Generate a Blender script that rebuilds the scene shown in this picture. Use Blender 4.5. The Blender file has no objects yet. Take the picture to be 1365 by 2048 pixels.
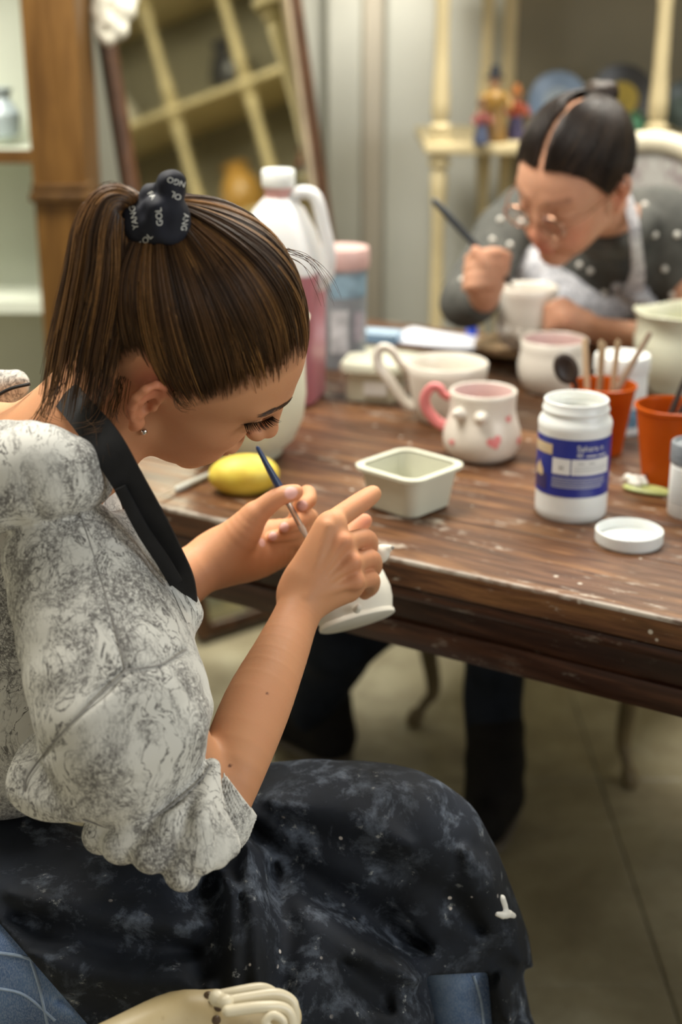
import bpy, bmesh, math, random
import numpy as np
from mathutils import Vector, Matrix

scene = bpy.context.scene
COL = scene.collection
random.seed(7)
RNG = np.random.default_rng(11)

# ------------------------------------------------------------------ camera
FPX = 2844.44            # 50 mm lens on a 36 mm high frame, in pixels of the 1365x2048 picture
PITCH = math.radians(20)
CAM = np.array([0.0, 0.0, 1.37])
cam_data = bpy.data.cameras.new('camera')
cam = bpy.data.objects.new('camera', cam_data)
COL.objects.link(cam)
cam.location = CAM
cam.rotation_euler = (math.radians(90) - PITCH, 0, 0)
cam_data.sensor_fit = 'VERTICAL'
cam_data.sensor_height = 36.0
cam_data.lens = 50.0
cam_data.dof.use_dof = True
cam_data.dof.focus_distance = 1.32
cam_data.dof.aperture_fstop = 2.9
cam_data.clip_start = 0.05
scene.camera = cam

# ------------------------------------------------------------------ light
world = bpy.data.worlds.new('room_air')
scene.world = world
world.use_nodes = True
bg = world.node_tree.nodes['Background']
bg.inputs['Color'].default_value = (1.0, 0.95, 0.86, 1)
bg.inputs['Strength'].default_value = 0.34

def area_light(name, loc, target, size, power, color, size_y=None):
    d = bpy.data.lights.new(name, 'AREA')
    d.energy = power
    d.color = color
    d.shape = 'RECTANGLE'
    d.size = size
    d.size_y = size_y or size
    o = bpy.data.objects.new(name, d)
    COL.objects.link(o)
    o.location = loc
    o.rotation_euler = (Vector(target) - Vector(loc)).to_track_quat('-Z', 'Y').to_euler()
    return o

area_light('ceiling_lamp_light', (-0.7, 1.9, 2.75), (-0.5, 1.75, 0), 1.3, 74, (1.0, 0.96, 0.87), 0.9)
area_light('ceiling_lamp_light_far', (0.9, 3.0, 2.75), (0.8, 2.9, 0), 1.2, 62, (1.0, 0.95, 0.85), 0.8)
area_light('side_fill_light', (2.6, -0.2, 1.9), (0.1, 1.4, 0.8), 1.6, 34, (0.93, 0.97, 1.0), 1.3)  # soft cool area light added from the right; no window stands there

scene.view_settings.view_transform = 'Standard'
scene.view_settings.look = 'None'
scene.view_settings.gamma = 1.0
scene.view_settings.use_curve_mapping = False
scene.view_settings.exposure = 0.38
scene.cycles.use_denoising = True

# ------------------------------------------------------------------ pixel geometry (turns a measured point of the photo into a place in the room)
SP, CP = math.sin(PITCH), math.cos(PITCH)
C2W = np.array([[1, 0, 0], [0, SP, -CP], [0, CP, SP]])

def c3(u, v, d):
    """camera-frame point seen at (u, v) at axial distance d"""
    return np.array([(u - 682.5) / FPX * d, -(v - 1024) / FPX * d, -d])

def to_world(p):
    return np.asarray(p) @ C2W.T + CAM

def ray(u, v):
    return C2W @ np.array([(u - 682.5) / FPX, -(v - 1024) / FPX, -1.0])

def pz(u, v, z):
    r = ray(u, v)
    return Vector(CAM + r * ((z - CAM[2]) / r[2]))

def py(u, v, y):
    r = ray(u, v)
    return Vector(CAM + r * (y / r[1]))

def pd(u, v, d):
    return Vector(to_world(c3(u, v, d)))

# ------------------------------------------------------------------ materials
def nd(nt, kind, **kw):
    n = nt.nodes.new(kind)
    for k, v in kw.items():
        if k.startswith('_'):
            setattr(n, k[1:], v)
        else:
            s = n.inputs[int(k[1:])] if (k[0] == 'i' and k[1:].isdigit()) else n.inputs[k.replace('__', ' ')]
            if isinstance(v, bpy.types.NodeSocket):
                nt.links.new(v, s)
            else:
                s.default_value = v
    return n

def rgb(c):
    return (c[0], c[1], c[2], 1.0)

def ramp(nt, fac, stops, interp='LINEAR'):
    n = nt.nodes.new('ShaderNodeValToRGB')
    n.color_ramp.interpolation = interp
    els = n.color_ramp.elements
    while len(els) < len(stops):
        els.new(0.5)
    for e, (p, c) in zip(els, stops):
        e.position = p
        e.color = rgb(c) if isinstance(c, (tuple, list)) else (c, c, c, 1)
    nt.links.new(fac, n.inputs[0])
    return n.outputs[0]

def mixc(nt, fac, a, b, mode='MIX'):
    n = nt.nodes.new('ShaderNodeMix')
    n.data_type = 'RGBA'
    n.blend_type = mode
    for s, v in ((n.inputs[0], fac), (n.inputs[6], a), (n.inputs[7], b)):
        if isinstance(v, bpy.types.NodeSocket):
            nt.links.new(v, s)
        elif isinstance(v, (tuple, list)):
            s.default_value = rgb(v)
        else:
            s.default_value = v
    return n.outputs[2]

def mth(nt, op, a, b=0.0, c=0.0):
    n = nt.nodes.new('ShaderNodeMath')
    n.operation = op
    for s, v in zip(n.inputs, (a, b, c)):
        if isinstance(v, bpy.types.NodeSocket):
            nt.links.new(v, s)
        else:
            s.default_value = v
    return n.outputs[0]

def new_mat(name):
    m = bpy.data.materials.new(name)
    m.use_nodes = True
    nt = m.node_tree
    return m, nt, nt.nodes['Principled BSDF']

def coords(nt, scale=(1, 1, 1), rot=(0, 0, 0), kind='Object', loc=(0, 0, 0)):
    tc = nt.nodes.new('ShaderNodeTexCoord')
    mp = nt.nodes.new('ShaderNodeMapping')
    nt.links.new(tc.outputs[kind], mp.inputs[0])
    mp.inputs['Scale'].default_value = scale
    mp.inputs['Rotation'].default_value = rot
    mp.inputs['Location'].default_value = loc
    return mp.outputs[0]

def noise(nt, vec, scale, detail=4, rough=0.55, dist=0.0):
    n = nd(nt, 'ShaderNodeTexNoise', Vector=vec, Scale=scale, Detail=detail, Roughness=rough, Distortion=dist)
    return n.outputs[0]

def bump(nt, bsdf, h, strength=0.3, dist=0.002):
    b = nd(nt, 'ShaderNodeBump', Height=h, Strength=strength, Distance=dist)
    nt.links.new(b.outputs[0], bsdf.inputs['Normal'])

MATS = {}
def plain(name, col, rough=0.5, var=0.12, scale=14.0, spec=0.5, metal=0.0, coat=0.0, sub=0.0, trans=0.0, alpha=1.0, bmp=0.0):
    """a plain coloured surface with slight procedural mottling"""
    if name in MATS:
        return MATS[name]
    m, nt, b = new_mat(name)
    v = coords(nt)
    f = noise(nt, v, scale, 5)
    lo = tuple(max(0, c * (1 - var)) for c in col)
    hi = tuple(min(1, c * (1 + var)) for c in col)
    nt.links.new(ramp(nt, f, [(0.3, lo), (0.7, hi)]), b.inputs['Base Color'])
    b.inputs['Roughness'].default_value = rough
    b.inputs['Specular IOR Level'].default_value = spec
    b.inputs['Metallic'].default_value = metal
    b.inputs['Coat Weight'].default_value = coat
    b.inputs['Subsurface Weight'].default_value = sub
    b.inputs['Subsurface Radius'].default_value = (0.01, 0.006, 0.004)
    b.inputs['Transmission Weight'].default_value = trans
    b.inputs['Alpha'].default_value = alpha
    if bmp:
        bump(nt, b, noise(nt, v, scale * 6, 4), bmp, 0.001)
    MATS[name] = m
    return m

# ------------------------------------------------------------------ objects
def mesh_obj(name, verts, faces, mat, parent=None, smooth=True, sharp=None):
    me = bpy.data.meshes.new(name)
    if isinstance(verts, np.ndarray) and isinstance(faces, np.ndarray):
        nv, nf, k = len(verts), len(faces), faces.shape[1]
        me.vertices.add(nv)
        me.vertices.foreach_set('co', np.ascontiguousarray(verts, dtype=np.float32).ravel())
        me.loops.add(nf * k)
        me.loops.foreach_set('vertex_index', np.ascontiguousarray(faces, dtype=np.int32).ravel())
        me.polygons.add(nf)
        me.polygons.foreach_set('loop_start', np.arange(0, nf * k, k, dtype=np.int32))
        me.polygons.foreach_set('loop_total', np.full(nf, k, dtype=np.int32))
        me.update(calc_edges=True)
        me.validate()
    else:
        me.from_pydata([tuple(v) for v in verts], [], [tuple(f) for f in faces])
        me.update()
    if smooth:
        me.polygons.foreach_set('use_smooth', [True] * len(me.polygons))
        if sharp:
            me.set_sharp_from_angle(angle=math.radians(sharp))
    if mat:
        me.materials.append(mat)
    o = bpy.data.objects.new(name, me)
    COL.objects.link(o)
    if parent is not None:
        o.parent = parent
        if parent.get('_w'):
            o.matrix_parent_inverse = parent.matrix_basis.inverted()
    return o

def tag(o, label=None, cat=None, group=None, kind=None):
    if label: o['label'] = label
    if cat: o['category'] = cat
    if group: o['group'] = group
    if kind: o['kind'] = kind
    return o

def thing(name, label, cat, loc=(0, 0, 0), rotz=0.0, group=None, worldspace=False):
    """an Empty at the thing's base; worldspace=True: its parts are given in room coordinates"""
    o = bpy.data.objects.new(name, None)
    o.empty_display_size = 0.05
    COL.objects.link(o)
    o.location = loc
    o.rotation_euler = (0, 0, rotz)
    bpy.context.view_layer.update() if False else None
    o.matrix_basis = Matrix.Translation(Vector(loc)) @ Matrix.Rotation(rotz, 4, 'Z')
    if worldspace:
        o['_w'] = 1
    return tag(o, label, cat, group)

class MB:
    """collects shapes of ONE piece"""
    def __init__(self):
        self.v, self.f = [], []
    def add(self, vs, fs):
        n = len(self.v)
        self.v += [tuple(map(float, p)) for p in vs]
        self.f += [tuple(i + n for i in f) for f in fs]
        return self
    def box(self, x0, x1, y0, y1, z0, z1, m=None, b=0.0):
        if b:
            b = min(b, (x1 - x0) * .45, (y1 - y0) * .45, (z1 - z0) * .45)
            bm = bmesh.new()
            bmesh.ops.create_cube(bm, size=1.0)
            for v in bm.verts:
                v.co = Vector(((x0 + x1) / 2 + v.co.x * (x1 - x0), (y0 + y1) / 2 + v.co.y * (y1 - y0), (z0 + z1) / 2 + v.co.z * (z1 - z0)))
            bmesh.ops.bevel(bm, geom=bm.edges[:], offset=b, segments=2, affect='EDGES', profile=0.5)
            bm.verts.index_update()
            vs = [v.co.copy() for v in bm.verts]
            fs = [[v.index for v in f.verts] for f in bm.faces]
            bm.free()
        else:
            vs = [Vector((x, y, z)) for z in (z0, z1) for y in (y0, y1) for x in (x0, x1)]
            fs = [(0, 2, 3, 1), (4, 5, 7, 6), (0, 1, 5, 4), (2, 6, 7, 3), (0, 4, 6, 2), (1, 3, 7, 5)]
        if m is not None:
            vs = [m @ p for p in vs]
        return self.add(vs, fs)
    def lathe(self, prof, seg=32, m=None, cap0=True, cap1=True):
        vs, fs = [], []
        for r, z in prof:
            for i in range(seg):
                a = 2 * math.pi * i / seg
                vs.append(Vector((r * math.cos(a), r * math.sin(a), z)))
        for j in range(len(prof) - 1):
            for i in range(seg):
                k = (i + 1) % seg
                fs.append((j * seg + i, j * seg + k, (j + 1) * seg + k, (j + 1) * seg + i))
        if cap0: fs.append(tuple(reversed(range(seg))))
        if cap1: fs.append(tuple(range((len(prof) - 1) * seg, len(prof) * seg)))
        if m is not None:
            vs = [m @ p for p in vs]
        return self.add(vs, fs)
    def tube(self, pts, rad, seg=10, flat=None):
        """tube along points; rad number or list; flat=(a, b) squashes the section"""
        pts = [Vector(p) for p in pts]
        if not isinstance(rad, (list, tuple)): rad = [rad] * len(pts)
        vs, fs = [], []
        up = None
        for i, p in enumerate(pts):
            t = (pts[min(i + 1, len(pts) - 1)] - pts[max(i - 1, 0)]).normalized()
            if up is None:
                up = t.orthogonal().normalized() if flat is None or len(flat) < 3 else Vector(flat[2])
            up = (up - t * up.dot(t)).normalized()
            s = t.cross(up)
            fa, fb = (flat[0], flat[1]) if flat else (1, 1)
            for k in range(seg):
                a = 2 * math.pi * k / seg
                vs.append(p + (up * math.cos(a) * fa + s * math.sin(a) * fb) * rad[i])
        for j in range(len(pts) - 1):
            for k in range(seg):
                q = (k + 1) % seg
                fs.append((j * seg + k, j * seg + q, (j + 1) * seg + q, (j + 1) * seg + k))
        fs.append(tuple(reversed(range(seg))))
        fs.append(tuple(range((len(pts) - 1) * seg, len(pts) * seg)))
        return self.add(vs, fs)
    def build(self, name, mat, parent=None, smooth=True, sharp=40):
        return mesh_obj(name, self.v, self.f, mat, parent, smooth, sharp)

def spline(pts, n=8):
    """Catmull-Rom through points"""
    P = [np.asarray(p, float) for p in pts]
    P = [2 * P[0] - P[1]] + P + [2 * P[-1] - P[-2]]
    out = []
    for i in range(1, len(P) - 2):
        a, b, c, d = P[i - 1:i + 3]
        for k in range(n):
            t = k / n
            out.append(0.5 * (2 * b + (c - a) * t + (2 * a - 5 * b + 4 * c - d) * t * t + (3 * b - a - 3 * c + d) * t ** 3))
    out.append(P[-2])
    return out

def text_mesh(s, size=1.0):
    """flat lettering outline as verts/faces, centred on its left base line"""
    cu = bpy.data.curves.new('lettering', 'FONT')
    cu.body = s
    cu.size = size
    cu.resolution_u = 3
    o = bpy.data.objects.new('lettering', cu)
    COL.objects.link(o)
    dg = bpy.context.evaluated_depsgraph_get()
    me = bpy.data.meshes.new_from_object(o.evaluated_get(dg))
    vs = [v.co.copy() for v in me.vertices]
    fs = [tuple(p.vertices) for p in me.polygons]
    bpy.data.objects.remove(o)
    bpy.data.curves.remove(cu)
    bpy.data.meshes.remove(me)
    return vs, fs

# ------------------------------------------------------------------ signed-distance modelling (smooth continuous bodies and cloth)
class Solid:
    """ordered list of smooth unions / cuts, meshed as one continuous surface"""
    def __init__(self):
        self.ops = []
        self.disp = None
    def cone(self, a, b, ra, rb, k=0.01, cut=False):
        a, b = np.asarray(a, np.float32), np.asarray(b, np.float32)
        self.ops.append(('c', a, b, ra, rb, k, cut, (a + b) / 2, np.linalg.norm(b - a) / 2 + max(ra, rb)))
        return self
    def ball(self, c, r, k=0.01, cut=False, rot=None):
        c = np.asarray(c, np.float32)
        r = np.asarray((r, r, r) if np.isscalar(r) else r, np.float32)
        self.ops.append(('e', c, r, None if rot is None else np.asarray(rot, np.float32), 0, k, cut, c, float(r.max())))
        return self
    def chain(self, pts, rads, k=0.01, cut=False):
        P = np.asarray(pts, np.float32); R = np.asarray(rads, np.float32)
        lo, hi = (P - R[:, None]).min(0), (P + R[:, None]).max(0)
        self.ops.append(('p', P, R, None, 0, k, cut, (lo + hi) / 2, float(np.linalg.norm(hi - lo) / 2)))
        return self
    def ev(self, p, lo=None, hi=None, margin=0.0):
        d = np.full(len(p), 9.0, np.float32)
        for o in self.ops:
            if lo is not None:
                q = np.maximum(np.maximum(lo - o[7], o[7] - hi), 0)
                if np.sqrt((q * q).sum()) > o[8] + o[5] + margin:
                    continue
            if o[0] == 'c':
                _, a, b, ra, rb, k, cut = o[:7]
                ab = b - a
                pa = p - a
                t = np.clip(pa @ ab / max(float(ab @ ab), 1e-12), 0, 1)
                q = pa - t[:, None] * ab
                e = np.sqrt((q * q).sum(1)) - (ra + (rb - ra) * t)
            elif o[0] == 'p':
                _, P, R, _, _, k, cut = o[:7]
                e = None
                for a, b, ra, rb in zip(P[:-1], P[1:], R[:-1], R[1:]):
                    ab = b - a
                    if lo is not None:
                        z = np.maximum(np.maximum(lo - (a + b) / 2, (a + b) / 2 - hi), 0)
                        if math.sqrt(float(z @ z)) > math.sqrt(float(ab @ ab)) / 2 + max(ra, rb) + k + margin:
                            continue
                    pa = p - a
                    t = np.clip(pa @ ab / max(float(ab @ ab), 1e-12), 0, 1)
                    q = pa - t[:, None] * ab
                    f = np.sqrt((q * q).sum(1)) - (ra + (rb - ra) * t)
                    e = f if e is None else np.minimum(e, f)
                if e is None:
                    continue
            else:
                _, c, r, rot, _, k, cut = o[:7]
                q = p - c
                if rot is not None:
                    q = q @ rot
                if r[0] == r[1] == r[2]:
                    e = np.sqrt((q * q).sum(1)) - r[0]
                else:
                    k0 = np.sqrt(((q / r) ** 2).sum(1))
                    k1 = np.sqrt(((q / (r * r)) ** 2).sum(1))
                    e = k0 * (k0 - 1) / np.maximum(k1, 1e-9)
            if cut:
                h = np.clip(0.5 - 0.5 * (d + e) / k, 0, 1)
                d = d + (-e - d) * h + k * h * (1 - h)
            else:
                h = np.clip(0.5 + 0.5 * (e - d) / k, 0, 1)
                d = e + (d - e) * h - k * h * (1 - h)
        if self.disp is not None:
            d = self.disp(p, d)
        return d
    def grad(self, p, h=0.0006):
        g = np.stack([self.ev(p + np.array(e, np.float32) * h) - self.ev(p - np.array(e, np.float32) * h) for e in ((1, 0, 0), (0, 1, 0), (0, 0, 1))], 1)
        return g / np.maximum(np.linalg.norm(g, axis=1, keepdims=True), 1e-9)
    def bounds(self):
        u = [o for o in self.ops if not o[6]]
        lo = np.min([o[7] - o[8] for o in u], axis=0) - 0.01
        hi = np.max([o[7] + o[8] for o in u], axis=0) + 0.01
        return lo, hi
    def mesh(self, h, lo=None, hi=None, slack=1.6):
        l0, h0 = self.bounds()
        lo = l0 if lo is None else np.maximum(l0, lo)
        hi = h0 if hi is None else np.minimum(h0, hi)
        lo = lo.astype(np.float32)
        S = 8
        nb = np.ceil((hi - lo) / (h * S)).astype(int) + 1
        gx = np.stack(np.meshgrid(*[np.arange(n) for n in nb], indexing='ij'), -1).reshape(-1, 3)
        cen = lo + (gx + 0.5).astype(np.float32) * (h * S)
        act = []
        for i in range(0, len(cen), 60000):
            c = cen[i:i + 60000]
            act.append(np.abs(self.ev(c, c.min(0), c.max(0), h * S * 4)) < h * S * 0.87 * slack)
        blk = gx[np.concatenate(act)]
        off = np.stack(np.meshgrid(*[np.arange(S + 1)] * 3, indexing='ij'), -1).reshape(-1, 3)
        N = nb * S + 2
        keys, pos, sgn = [], [], []
        cor = np.array([(i, j, k) for i in (0, 1) for j in (0, 1) for k in (0, 1)])
        edges = [(a, b) for a in range(8) for b in range(a + 1, 8) if np.abs(cor[a] - cor[b]).sum() == 1]
        for i in range(0, len(blk), 48):
            B = blk[i:i + 48]
            gi = (B[:, None, :] * S + off[None]).reshape(-1, 3)
            p = lo + gi.astype(np.float32) * h
            V = self.ev(p, p.min(0), p.max(0), h * 4).reshape(len(B), S + 1, S + 1, S + 1)
            C = np.stack([V[:, a:a + S, b:b + S, c:c + S] for a, b, c in cor], -1)
            neg = C < 0
            m = neg.any(-1) & ~neg.all(-1)
            w = np.argwhere(m)
            if not len(w):
                continue
            cv = C[m]
            acc = np.zeros((len(w), 3), np.float32)
            cnt = np.zeros((len(w), 1), np.float32)
            for a, b in edges:
                x = (cv[:, a] < 0) != (cv[:, b] < 0)
                t = np.where(x, cv[:, a] / np.where(np.abs(cv[:, a] - cv[:, b]) < 1e-9, 1, cv[:, a] - cv[:, b]), 0)[:, None]
                acc += np.where(x[:, None], cor[a] + (cor[b] - cor[a]) * t, 0)
                cnt += x[:, None]
            g = B[w[:, 0]] * S + w[:, 1:]
            keys.append((g[:, 0].astype(np.int64) * N[1] + g[:, 1]) * N[2] + g[:, 2])
            pos.append(lo + (g + acc / cnt) * h)
            sgn.append(np.stack([cv[:, 0] < 0, cv[:, 4] < 0, cv[:, 2] < 0, cv[:, 1] < 0], 1))
        keys = np.concatenate(keys); pos = np.concatenate(pos).astype(np.float32); sgn = np.concatenate(sgn)
        o = np.argsort(keys)
        keys, pos, sgn = keys[o], pos[o], sgn[o]
        step = (int(N[1]) * int(N[2]), int(N[2]), 1)
        quads = []
        for ax in range(3):
            x = np.nonzero(sgn[:, 0] != sgn[:, 1 + ax])[0]
            s1, s2 = step[(ax + 1) % 3], step[(ax + 2) % 3]
            ids = []
            ok = np.ones(len(x), bool)
            for dk in (0, -s1, -s1 - s2, -s2):
                kk = keys[x] + dk
                j = np.clip(np.searchsorted(keys, kk), 0, len(keys) - 1)
                ok &= keys[j] == kk
                ids.append(j)
            q = np.stack(ids, 1)
            fl = ~sgn[x, 0]
            q[fl] = q[fl][:, ::-1]
            quads.append(q[ok])
        return pos, np.concatenate(quads)

def sines(p, freqs, seed, amp):
    """cheap smooth pseudo-noise for cloth wrinkles"""
    r = np.random.default_rng(seed)
    out = np.zeros(len(p), np.float32)
    for fr, a in zip(freqs, amp):
        for _ in range(3):
            w = r.normal(size=3)
            w = (w / np.linalg.norm(w) * fr).astype(np.float32)
            out += a / 3 * np.sin(p @ w + r.uniform(0, 6.28))
    return out

def set_color(o, name, cols):
    at = o.data.attributes.new(name, 'FLOAT_COLOR', 'POINT')
    c = np.ones((len(o.data.vertices), 4), np.float32)
    c[:, :3] = cols
    at.data.foreach_set('color', c.ravel())
# ================================================================== THE ROOM
def mat_floor():
    m, nt, b = new_mat('worn_concrete')
    v = coords(nt, kind='Generated')
    tc = nt.nodes.new('ShaderNodeNewGeometry')
    p = tc.outputs['Position']
    a = noise(nt, p, 1.7, 6, 0.6, 0.6)
    c = noise(nt, p, 9.0, 6, 0.65)
    col = ramp(nt, a, [(0.32, (0.15, 0.122, 0.066)), (0.48, (0.31, 0.275, 0.175)), (0.62, (0.42, 0.39, 0.275)), (0.8, (0.26, 0.22, 0.125))])
    col = mixc(nt, ramp(nt, c, [(0.42, 0.0), (0.72, 0.6)]), col, (0.16, 0.13, 0.075))
    nt.links.new(col, b.inputs['Base Color'])
    nt.links.new(ramp(nt, c, [(0.3, 0.32), (0.7, 0.55)]), b.inputs['Roughness'])
    bump(nt, b, c, 0.15, 0.004)
    return m
M_FLOOR = mat_floor()
M_WALL = plain('wall_paint', (0.60, 0.60, 0.53), 0.75, 0.06, 2.0, 0.3)
M_WALL2 = plain('wall_panel_paint', (0.54, 0.49, 0.40), 0.6, 0.05, 2.0, 0.3)
M_OLIVE = plain('olive_grey_paint', (0.22, 0.20, 0.145), 0.7, 0.1, 3.0, 0.3)
M_CREAM = plain('cream_painted_wood', (0.54, 0.45, 0.26), 0.5, 0.14, 9.0, 0.4, bmp=0.1)
M_CREAM2 = plain('ivory_painted_wood', (0.66, 0.60, 0.45), 0.45, 0.08, 9.0, 0.4)
M_CAB = plain('cabinet_white_lining', (0.68, 0.72, 0.60), 0.6, 0.05, 3.0, 0.3)
M_CEIL = plain('ceiling_paint', (0.5, 0.48, 0.42), 0.8, 0.04, 2.0, 0.2)

def mat_wood(name, dark, mid, light, axis=0, scale=1.0, rough=(0.35, 0.6), flecks=0.0, edge=False):
    m, nt, b = new_mat(name)
    s = [9.0, 9.0, 9.0]
    s[axis] = 0.9
    v = coords(nt, tuple(x * scale for x in s))
    info = nt.nodes.new('ShaderNodeObjectInfo')
    sh = nd(nt, 'ShaderNodeVectorMath', _operation='ADD', i0=v)
    mul = nd(nt, 'ShaderNodeVectorMath', _operation='SCALE', i0=(37.0, 17.0, 5.0))
    nt.links.new(info.outputs['Random'], mul.inputs['Scale'])
    nt.links.new(mul.outputs[0], sh.inputs[1])
    v = sh.outputs[0]
    g = noise(nt, v, 3.2, 8, 0.65, 1.2)
    g2 = noise(nt, v, 16.0, 4, 0.6)
    col = ramp(nt, g, [(0.28, dark), (0.5, mid), (0.72, light)])
    col = mixc(nt, ramp(nt, g2, [(0.35, 0.55), (0.6, 0.0)]), col, dark)
    b.inputs['Specular IOR Level'].default_value = 0.35
    tint = nd(nt, 'ShaderNodeHueSaturation', Color=col)
    nt.links.new(mth(nt, 'MULTIPLY_ADD', info.outputs['Random'], 0.9, 0.55), tint.inputs['Value'])
    col = tint.outputs[0]
    if flecks:
        tc2 = coords(nt)
        w = noise(nt, coords(nt, (14, 40, 40)), 1.3, 5, 0.7)
        patch = noise(nt, tc2, 5.0, 3)
        sc = mth(nt, 'MULTIPLY', ramp(nt, w, [(0.58, 0.0), (0.68, 1.0)]), ramp(nt, patch, [(0.38, 0.0), (0.56, flecks)]))
        vo = nd(nt, 'ShaderNodeTexVoronoi', Vector=tc2, Scale=34.0, Randomness=1.0)
        spots = mth(nt, 'MULTIPLY', ramp(nt, vo.outputs['Distance'], [(0.07, 1.0), (0.11, 0.0)]), ramp(nt, noise(nt, tc2, 7.0, 3), [(0.49, 0.0), (0.53, 0.9)]))
        col = mixc(nt, mth(nt, 'MAXIMUM', sc, spots), col, (0.50, 0.45, 0.37))
    if edge:
        sx = nd(nt, 'ShaderNodeSeparateXYZ', Vector=coords(nt))
        e_ = mth(nt, 'MULTIPLY', mth(nt, 'MULTIPLY', ramp(nt, sx.outputs[1], [(0.002, 1.0), (0.006, 0.0)]), mth(nt, 'GREATER_THAN', sx.outputs[2], TZ - 0.005)), ramp(nt, noise(nt, coords(nt, (30, 60, 60)), 1.0, 4), [(0.40, 0.15), (0.58, 0.85)]))
        col = mixc(nt, e_, col, (0.42, 0.38, 0.32))
    nt.links.new(col, b.inputs['Base Color'])
    nt.links.new(ramp(nt, g2, [(0.3, rough[0]), (0.7, rough[1])]), b.inputs['Roughness'])
    bump(nt, b, g2, 0.25, 0.0015)
    return m
TZ = 0.76
M_TABLE = mat_wood('worn_table_wood', (0.022, 0.009, 0.0045), (0.088, 0.036, 0.0145), (0.21, 0.10, 0.036), 0, 1.0, (0.30, 0.5), 0.85, True)
M_RAIL = mat_wood('dark_varnished_wood', (0.018, 0.006, 0.003), (0.055, 0.02, 0.009), (0.11, 0.042, 0.018), 0, 1.0, (0.28, 0.45), 0.25)
M_PILAST = mat_wood('honey_brown_wood', (0.060, 0.026, 0.005), (0.115, 0.054, 0.011), (0.155, 0.075, 0.016), 2, 0.6, (0.4, 0.55))
M_DARKWOOD = mat_wood('dark_brown_frame_wood', (0.02, 0.009, 0.004), (0.06, 0.026, 0.011), (0.11, 0.05, 0.02), 2, 0.8, (0.3, 0.5))
M_PALEWOOD = mat_wood('pale_stick_wood', (0.36, 0.25, 0.14), (0.52, 0.38, 0.23), (0.62, 0.48, 0.31), 2, 3.0, (0.5, 0.7))

# floor: slab and large tiles with recessed joints
fl = MB().box(-3.2, 3.2, -1.6, 4.0, -0.12, -0.012).build('floor', plain('floor_joint', (0.17, 0.15, 0.095), 0.8), smooth=False)
tag(fl, 'mottled beige concrete tile floor', None, kind='structure')
tile = None
for i in range(-5, 6):
    for j in range(-1, 6):
        x, y = i * 0.58 + 0.19, j * 0.58 + 0.28
        if tile is None:
            tile = MB().box(-0.2892, 0.2892, -0.2892, 0.2892, -0.012, 0.0, b=0.003).build('tile', M_FLOOR, fl, smooth=False)
            o = tile
        else:
            o = tile.copy(); COL.objects.link(o); o.parent = fl
        o.location = (x, y, 0)

def struct(name, mb, mat, label):
    return tag(mb.build(name, mat, smooth=False), label, kind='structure')
wb = struct('wall_back', MB().box(-3.2, 3.2, 3.95, 4.05, 0, 3.0), M_WALL, 'pale greenish white back wall')
struct('wall_left', MB().box(-3.3, -3.2, -1.6, 4.05, 0, 3.0), M_WALL, 'pale greenish white side wall')
struct('wall_right', MB().box(3.2, 3.3, -1.6, 4.05, 0, 3.0), M_WALL, 'pale greenish white side wall on the shelf side')
struct('ceiling', MB().box(-3.2, 3.2, -1.6, 4.05, 3.0, 3.1), M_CEIL, 'off white ceiling')
for u0, u1, mt in ((655, 722, M_WALL), (726, 768, M_WALL2), (772, 868, M_WALL)):
    xa, xb = py(u0, 300, 3.9).x, py(u1, 300, 3.9).x
    pr = 0.03 if mt is M_WALL else 0.012
    MB().box(xa, xb, 3.95 - pr, 3.955, 0.1, 2.9, b=0.006).build('panel', mt, wb, smooth=False)
tag(MB().box(-0.3, 3.2, 3.92, 3.955, 0, 0.1, b=0.005).build('baseboard_back', M_WALL2), 'low beige baseboard along the back wall', kind='structure')

# ------------------------------------------------------------------ tall cabinet at the back, left
CY = 2.85
cx1 = py(166, 300, CY).x
cx0 = py(60, 300, CY).x
cab = thing('tall_cabinet', 'tall honey brown wooden cabinet with pale shelf lining beside the mirror', 'cabinet', ((cx0 + cx1) / 2 - .4, CY + .2, 0), worldspace=True)
MB().box(cx0, cx1, CY, CY + 0.05, 0.12, 2.3, b=0.006).build('pilaster', M_PILAST, cab)
MB().box(cx0 - 0.006, cx1 + 0.018, CY - 0.02, CY + 0.05, 0.985, 1.005, b=0.006).box(cx0 - 0.002, cx1 + 0.010, CY - 0.012, CY + 0.05, 1.005, 1.02, b=0.004).build('moulding', M_PILAST, cab)
MB().box(cx1 - 0.025, cx1 - 0.005, CY + 0.05, CY + 0.22, 0.05, 2.3).build('side_panel', M_PILAST, cab, smooth=False)
MB().box(cx0 - 1.0, cx0 - 0.95, CY, CY + 0.22, 0.05, 2.3).build('side_panel', M_PILAST, cab, smooth=False)
MB().box(cx0 - 0.95, cx1 - 0.025, CY + 0.205, CY + 0.22, 0.05, 2.3).build('back_panel', M_CAB, cab, smooth=False)
MB().box(cx0 - 1.0, cx1, CY - 0.01, CY + 0.22, 0, 0.12).build('plinth', M_PILAST, cab, smooth=False)
MB().box(cx0 - 1.02, cx1 + 0.02, CY - 0.02, CY + 0.24, 2.3, 2.36).build('top', M_PILAST, cab, smooth=False)
for vv, mt in ((303, M_PILAST), (604, M_CAB)):
    z = py(30, vv, CY + 0.01).z
    s = MB().box(cx0 - 0.95, cx1 - 0.025, CY + 0.03, CY + 0.205, z - 0.02, z).build('shelf', M_CAB, cab, smooth=False)
    MB().box(cx0 - 0.95, cx0, CY + 0.005, CY + 0.03, z - 0.022, z + 0.002).build('shelf_edge', mt, s, smooth=False)
MB().box(cx0 - 0.95, cx1 - 0.025, CY + 0.03, CY + 0.205, 1.58, 1.6).build('shelf', M_CAB, cab, smooth=False)
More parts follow.
